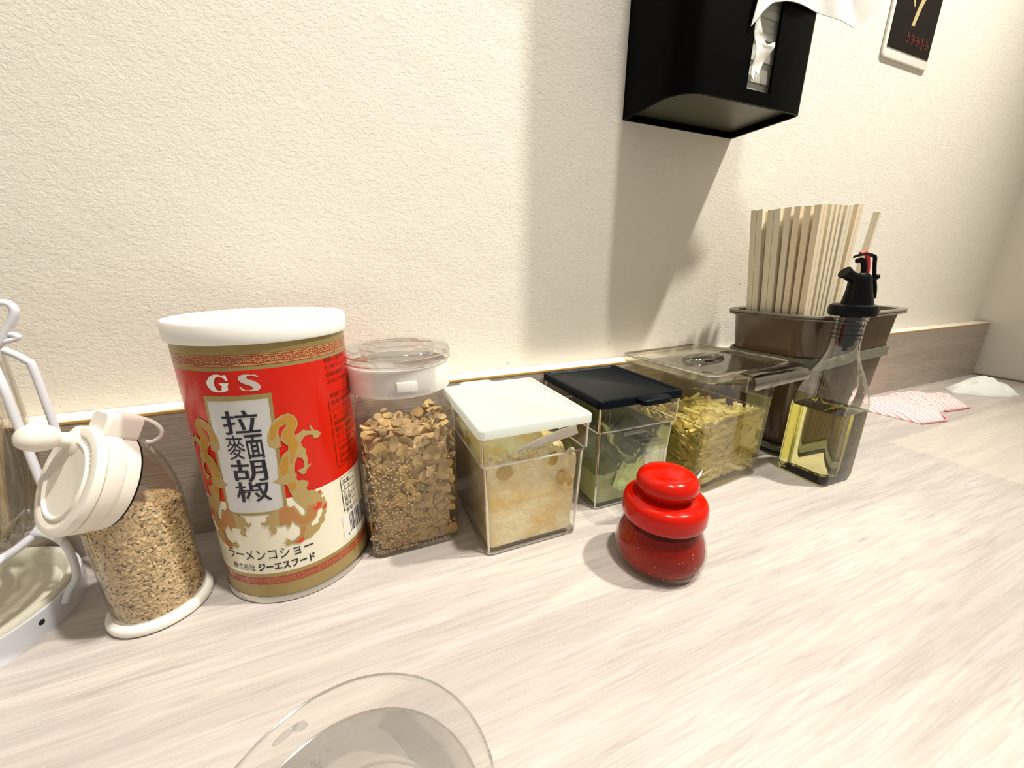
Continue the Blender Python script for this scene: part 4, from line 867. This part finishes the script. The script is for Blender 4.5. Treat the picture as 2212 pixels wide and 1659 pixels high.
lo1, hi1 = C0 - pv * .116, C0 + pv * .116
KN = 9
for k in range(1, KN + 1):
    t_ = k / KN; lo = lo0.lerp(lo1, t_)
    a_ = t_ * pi / 2      # high point rises, then leans over
    hi = Vector((hi0.x + (hi1.x - hi0.x) * (1 - cos(a_)) , hi0.y + (hi1.y - hi0.y) * (1 - cos(a_)), hi0.z + (hi1.z - hi0.z) * sin(a_)))
    c = (lo + hi) / 2; u_ = (lo - hi) / 2; rs.append(vring(c, u_.length, BR + (.114 - BR) * t_, u_.normalized(), side))
q = MB(); q.rings(rs, cap1=False); glassrs = rs; q.obj('glass_body', 'hazy', sgd)
q = MB(); N_ = nv
q.lathe([(.117, -.004), (.127, -.003), (.129, .004), (.129, .028), (.126, .030)], C0, 64, N_); q.obj('neck_collar', 'grind', sgd)
q = MB(); q.lathe([(.115, -.0075), (.1265, -.0075), (.1265, -.004)], C0, 64, N_); q.obj('seal_ring', 'rubber', sgd)
q = MB(); q.lathe([(.120, .030), (.132, .030), (.1345, .036), (.137, .066), (.133, .068)], C0, 64, N_, cap0=True, cap1=True); hs = q.obj('cap_housing', 'grind', sgd)
q = MB(); q.lathe([(.130, .0695), (.138, .070), (.1385, .080), (.134, .088), (.120, .091), (.112, .090), (.108, .086), (.100, .0865), (.096, .0925), (.092, .0925), (.088, .087), (0, .085)], C0, 64, N_, cap0=False); dk = q.obj('crank_disc', 'grind', sgd)
def cpnt(u, v, w_): return C0 + pv * u + sv * v + nv * w_
rd = random.Random(6); q = MB()
for k in range(9):
    a = radians(-8 - k * 7); rr = .104
    for j in range(3):
        da = radians(rd.uniform(-2.5, 2.5)); r2 = rr + rd.uniform(-.004, .004); c = cpnt(r2 * cos(a + da), r2 * sin(a + da), .0875)
        q.ell(c, .0022, .0012, .0016, 6, 4, Matrix.Rotation(rd.uniform(0, 3), 3, 'Z'))
q.obj('embossed_mark', 'grind', dk)
q = MB()      # round boss that carries the knob, then stem and egg knob
kb = cpnt(.094, .035, .084)
q.lathe([(.040, -.004), (.038, .004), (.028, .010), (.020, .012), (.0185, .030), (.021, .040)], kb, 32, nv); q.obj('knob_stem', 'grind', dk)
q = MB(); q.lathe([(0.0, .030), (.018, .032), (.025, .038), (.031, .049), (.0345, .062), (.0345, .075), (.031, .088), (.024, .098), (.013, .104), (0, .105)], kb, 32, nv); q.obj('crank_knob', 'grind', dk)
q = MB(); rs = []       # block on top of the housing
bc = cpnt(.128, -.01, .035)
for w_, e in ((-.042, .8), (-.036, 1), (.03, 1), (.038, .85)):
    r_ = rrect(0, 0, 0, .046 * e, .036 * e, .016, 0, 4)
    rs.append([bc + sv * p.x + pv * (p.y + .02) + nv * w_ for p in r_])
q.rings(rs); q.obj('spout_cover', 'grind', hs)
Wl = [(-.655, 1.345, .622), (-.610, 1.33, .615), (-.579, 1.33, .600), (-.552, 1.33, .579), (-.542, 1.33, .555), (-.551, 1.33, .535), (-.574, 1.33, .525), (-.597, 1.33, .537), (-.612, 1.33, .552)]
q = MB(); q.tube(Wl, .0055, 8); q.obj('hanging_loop', 'grind', hs)
# sesame inside
FR = .1015
def stop(x, y): return .355 + .025 * (1 - ((x - sx) ** 2 + (y - sy) ** 2) / FR ** 2) + .02 * ((x - sx) * -.2 + (y - sy) * -.9) / FR
q = MB(); rs = []
for z in (.036, .1, .2, .32): rs.append([Vector((sx + FR * .97 * cos(2 * pi * i / 40), sy + FR * .97 * sin(2 * pi * i / 40), z)) for i in range(40)])
for s_ in (.95, .7, .4, .1): rs.append([Vector((sx + FR * s_ * cos(2 * pi * i / 40), sy + FR * s_ * sin(2 * pi * i / 40), stop(sx + FR * s_ * cos(2 * pi * i / 40), sy + FR * s_ * sin(2 * pi * i / 40)) - .006)) for i in range(40)])
q.rings(rs); rd = random.Random(77); b = q; o = q.obj('sesame_bed', 'seedcore'); tag(o, 'dense bed of sesame seeds inside the glass grinder', 'seeds'); o['kind'] = 'stuff'
q = MB()
def seed(c, u, v, n_, s_):
    L, W, T_ = .0074 * s_, .0044 * s_, .0022 * s_
    vs = [c + u * L * 1.05, c + u * L * .35 + v * W, c - u * L * .6 + v * W * .7, c - u * L, c - u * L * .6 - v * W * .7, c + u * L * .35 - v * W, c + n_ * T_, c - n_ * T_]
    f = [(i, (i + 1) % 6, 6) for i in range(6)] + [((i + 1) % 6, i, 7) for i in range(6)]
    q.add(vs, f)
for i in range(6500):
    if i < 4800:
        a = rd.uniform(pi * .78, pi * 2.12); z = rd.uniform(.036, .37); x, y = sx + FR * cos(a), sy + FR * sin(a)
        if z > stop(x, y): continue
        n_ = Vector((cos(a), sin(a), 0)); c = Vector((x, y, z)) + n_ * rd.uniform(-.001, .003)
    else:
        a = rd.uniform(0, 2 * pi); r = FR * sqrt(rd.random()); x, y = sx + r * cos(a), sy + r * sin(a); n_ = Vector((0, 0, 1)); c = Vector((x, y, stop(x, y) + rd.uniform(-.002, .002)))
    n_ = (n_ + Vector((rd.gauss(0, .3), rd.gauss(0, .3), rd.gauss(0, .3)))).normalized(); u = n_.orthogonal().normalized(); u = Matrix.Rotation(rd.uniform(0, 6.28), 3, n_) @ u
    seed(c, u, n_.cross(u), n_, rd.uniform(.85, 1.15))
o = tag(q.obj('sesame_seed', 'seed', smooth=True, ang=80), 'light brown sesame seeds filling two thirds of the glass grinder', 'seeds'); o['kind'] = 'stuff'

# ------------------------------------------------------------------ wire rack with ribbed jar, left edge
tx, ty, TR = -1.175, 1.390, .288
wr = thing('wire_rack', (-1.6, ty, 0), 'white wire condiment rack with oval cream tray at the left edge', 'rack')
def stad(z, r, ex=.9, n_=24):
    out = []
    for k in range(n_ + 1):
        a = -pi / 2 + pi * k / n_; out.append(Vector((tx + r * cos(a), ty + r * sin(a), z)))
    for k in range(n_ + 1):
        a = pi / 2 + pi * k / n_; out.append(Vector((tx - ex + r * cos(a), ty + r * sin(a), z)))
    return out
q = MB(); q.rings([stad(0, TR - .004), stad(0.0, TR), stad(.070, TR + .001), stad(.074, TR), stad(.074, TR - .008), stad(.0, TR - .008)], cap0=False, cap1=False); rim_ = q.obj('metal_band', 'wire', wr)
q = MB(); q.rings([stad(.004, TR - .012), stad(.078, TR - .010), stad(.084, TR - .014), stad(.084, TR - .026), stad(.078, TR - .032), stad(.045, TR - .046), stad(.034, TR - .075), stad(.032, TR - .20)], cap0=True, cap1=True); q.obj('tray', 'tray', wr)
for ang in (-20, 32, -68):
    a = radians(ang); q = MB(); q.lathe([(.008, 0), (.0, .0012)], (tx + (TR + .0005) * cos(a), ty + (TR + .0005) * sin(a), .045), 12, (cos(a), sin(a), 0)); q.obj('screw_hole', 'lighthole', rim_)
RG = .232; jc = (-1.165, 1.390)
q = MB(); q.tube([(jc[0] + RG * cos(2 * pi * k / 24), jc[1] + RG * sin(2 * pi * k / 24), .252) for k in range(24)], .0115, 10, True, 3); q.obj('jar_ring', 'wire', wr)
q = MB(); q.tube([(-.880, 1.345, .050), (-.874, 1.36, .075), (-.853, 1.375, .115), (-.850, 1.38, .19), (-.862, 1.385, .235), (-.90, 1.40, .262), (-.945, 1.42, .258)], .0095, 10); q.obj('bracket', 'wire', wr)
q = MB(); q.tube([(-.862, 1.385, .235), (-.853, 1.38, .30), (-.853, 1.38, .45), (-.853, 1.38, .60), (-.853, 1.38, .72), (-.875, 1.40, .78), (-.93, 1.42, .80)], .0095, 10); q.obj('upright', 'wire', wr)
q = MB(); q.tube([(-.884, 1.53, .045), (-.874, 1.53, .10), (-.871, 1.53, .30), (-.871, 1.53, .54), (-.871, 1.53, .722), (-.878, 1.528, .748), (-.899, 1.52, .775), (-.93, 1.50, .800), (-1.0, 1.47, .81)], .0100, 10, sub=4); q.obj('upright', 'wire', wr)
q = MB(); q.tube([(-.90, 1.45, .79), (-.872, 1.45, .81), (-.853, 1.45, .838), (-.832, 1.45, .870), (-.821, 1.45, .897), (-.829, 1.45, .915), (-.85, 1.45, .915), (-.90, 1.46, .90)], .0095, 10); q.obj('carry_loop', 'wire', wr)
q = MB(); q.tube([(-.885, 1.46, .80), (-.862, 1.45, .815), (-.838, 1.45, .822), (-.833, 1.45, .829), (-.848, 1.45, .836), (-.868, 1.45, .834)], .0075, 10); q.obj('hook', 'wire', wr)
rj = thing('ribbed_jar', (*jc, .24), 'ribbed clear glass jar of wooden toothpicks held in the white wire rack', 'jar')
def flut(r, z, amp, N=216): return [Vector((jc[0] + (r + amp * cos(36 * 2 * pi * i / N)) * cos(2 * pi * i / N), jc[1] + (r + amp * cos(36 * 2 * pi * i / N)) * sin(2 * pi * i / N), z)) for i in range(N)]
prof = [(.14, .215, 0), (.185, .222, .001), (.205, .245, .004), (.222, .275, .006), (.245, .33, .007), (.262, .40, .007), (.272, .48, .006), (.278, .60, .005), (.281, .70, .004), (.283, .78, .002), (.283, .95, 0)]
q = MB(); q.rings([flut(*p) for p in prof], cap0=True, cap1=False); q.obj('glass_body', 'hazy', rj)
q = MB(); q.rings([flut(r - .016, z + .02, 0) for r, z, a_ in prof[1:8]], cap0=True, cap1=False); q.obj('inner_wall', 'glass', rj)
tpk = MB(); rd = random.Random(55)
for i in range(150):
    a = rd.uniform(-pi * .75, pi * .35); r0 = .165 + rd.uniform(-.02, .01); r1 = .225 + rd.uniform(-.03, .015); a2 = a + rd.gauss(0, .12)
    tpk.tube([(jc[0] + r0 * cos(a), jc[1] + r0 * sin(a), .258), (jc[0] + r1 * cos(a2), jc[1] + r1 * sin(a2), .60 + rd.uniform(-.02, .03))], .0065, 6, sub=1)
o = tag(tpk.obj('toothpick_bundle', 'pick'), 'bundle of pale wooden toothpicks standing in the ribbed jar', 'toothpicks'); o['kind'] = 'stuff'

# ------------------------------------------------------------------ drinking glass, bottom edge
gx, gy = -0.079, 0.376
dg = thing('drinking_glass', (gx, gy, 0), 'clear glass of water close to the camera at the bottom edge', 'glass')
prof = [(.13, .002), (.150, .004), (.156, .02), (.170, .10), (.184, .20), (.197, .285), (.2005, .295), (.200, .300), (.1965, .301), (.193, .296), (.180, .20), (.168, .12), (.160, .102), (.150, .098), (0, .096)]
q = MB(); q.lathe(prof, (gx, gy, 0), 96, cap0=True); q.obj('glass_wall', softglass(), dg)
q = MB(); q.lathe([(0, .098), (.148, .100), (.158, .104), (.1665, .121), (.1785, .20), (.1838, .2345), (.181, .2332), (0, .2330)], (gx, gy, 0), 96); tag(q.obj('water', softglass('water', 1.33, .35)), 'still water in the glass at the bottom edge', 'water')
q = MB(); q.tube([(gx + .199 * cos(2 * pi * k / 32), gy + .199 * sin(2 * pi * k / 32), .299) for k in range(32)], .0022, 8, True, 3); q.obj('rim', 'glint', dg)  # thin ring drawn as the highlight along the glass rim
q = MB(); q.tube([(gx + .1835 * cos(2 * pi * k / 32), gy + .1835 * sin(2 * pi * k / 32), .2345) for k in range(32)], .0022, 8, True, 3); q.obj('water_edge_glint', 'glint', dg)  # ring added as the bright line round the water surface
q = MB(); q.tube([(gx + .160 * cos(2 * pi * k / 32), gy + .160 * sin(2 * pi * k / 32), .106) for k in range(32)], .0025, 8, True, 3); q.obj('base_edge_glint', 'glint', dg)  # ring added as the bright line round the inner base
q = MB()
for u, v, z in ((-.065, .160, .20), (-.058, .162, .188), (-.066, .163, .184), (-.058, .160, .178), (-.056, .158, .170), (-.064, .157, .165), (-.04, .166, .205)):
    q.ell((gx + u, gy + v, z), .0045, .0035, .0045, 10, 8)
o = tag(q.obj('air_bubble', 'lidclear'), 'small air bubbles clinging inside the glass of water', 'bubbles'); o['kind'] = 'stuff'
q = MB(); q.ell((gx - .095, gy + .165, .278), .02, .004, .007, 14, 8, Matrix.Rotation(.5, 3, 'Z')); q.ell((gx - .075, gy + .174, .272), .012, .003, .010, 12, 8)
tag(q.obj('water_drop', 'lidclear'), 'water drop clinging below the rim of the drinking glass', 'water')

# ------------------------------------------------------------------ pink cloth and crumpled tissue
def crumple(pts, h, m, name, seed, cuts=5, th=.006, amp=.02, fr=4.0, parent=None, edge=.012, fall=.09):
    bm = bmesh.new(); vs = [bm.verts.new((x, y, 0)) for x, y in pts]
    for t in tessellate_polygon([[Vector((x, y, 0)) for x, y in pts]]):
        try: bm.faces.new([vs[i] for i in t])
        except ValueError: pass
    for _ in range(cuts):
        bmesh.ops.subdivide_edges(bm, edges=[e for e in bm.edges if e.calc_length() > .035], cuts=1); bmesh.ops.triangulate(bm, faces=bm.faces[:])
    P = [Vector((x, y, 0)) for x, y in pts]
    def ed(p):
        d = 9
        for i in range(len(P)):
            a, b_ = P[i], P[(i + 1) % len(P)]; ab = b_ - a; t_ = max(0, min(1, (p - a).dot(ab) / ab.dot(ab))); d = min(d, (a + ab * t_ - p).length)
        return d
    for v in bm.verts:
        d = min(1, ed(Vector((v.co.x, v.co.y, 0))) / fall); d = d * (2 - d); n_ = noise.noise(Vector((v.co.x * fr, v.co.y * fr, seed)))
        n2 = 1 - abs(noise.noise(Vector((v.co.x * fr * 1.7, v.co.y * fr * 1.7, seed + 3)))) * 2
        v.co.z = th + edge * d + (h * d * (.6 + n_)) + amp * n2 * d
        v.co.z = max(v.co.z, th)
    bot = bmesh.ops.extrude_face_region(bm, geom=bm.faces[:])
    bmesh.ops.translate(bm, verts=[e for e in bot['geom'] if isinstance(e, bmesh.types.BMVert)], vec=(0, 0, -th + .0005))
    bmesh.ops.recalc_face_normals(bm, faces=bm.faces[:]); bm.verts.index_update()
    q = MB(); q.add([v.co.copy() for v in bm.verts], [tuple(v.index for v in f_.verts) for f_ in bm.faces]); bm.free(); return q.obj(name, m, parent, ang=70)
ct = thing('wiping_cloth', (3.9, 1.4, 0), 'pink and white striped wiping cloth lying folded on the counter beyond the bottle', 'cloth')
crumple([(3.46, 1.17), (3.70, 1.14), (3.79, 1.19), (4.02, 1.33), (4.12, 1.50), (4.05, 1.60), (3.60, 1.63), (3.42, 1.45)], .020, 'cloth', 'lower_fold', 2, amp=.012, parent=ct)
crumple([(3.78, 1.20), (3.86, 1.235), (4.22, 1.20), (4.42, 1.40), (4.15, 1.56), (3.98, 1.60), (3.95, 1.42)], .035, 'cloth', 'upper_fold', 9, amp=.02, parent=ct)
q = MB(); q.tube([(3.46, 1.165, .008), (3.60, 1.143, .010), (3.70, 1.132, .011), (3.79, 1.185, .010)], .0055, 8); q.tube([(3.93, 1.225, .012), (4.05, 1.205, .014), (4.22, 1.195, .010)], .0055, 8); q.obj('hem', 'clothred', ct)['label'] = 'darker pink hem'
crumple([(4.60, 1.43), (4.72, 1.28), (4.86, 1.20), (5.02, 1.18), (5.10, 1.26), (5.08, 1.40), (5.10, 1.50), (4.86, 1.54), (4.70, 1.52)], .050, 'paper', 'crumpled_tissue', 5, amp=.055, fr=6, edge=.03, fall=.19)
tag(bpy.data.objects['crumpled_tissue'], 'crumpled white tissue lying on the counter near the right wall', 'tissue')
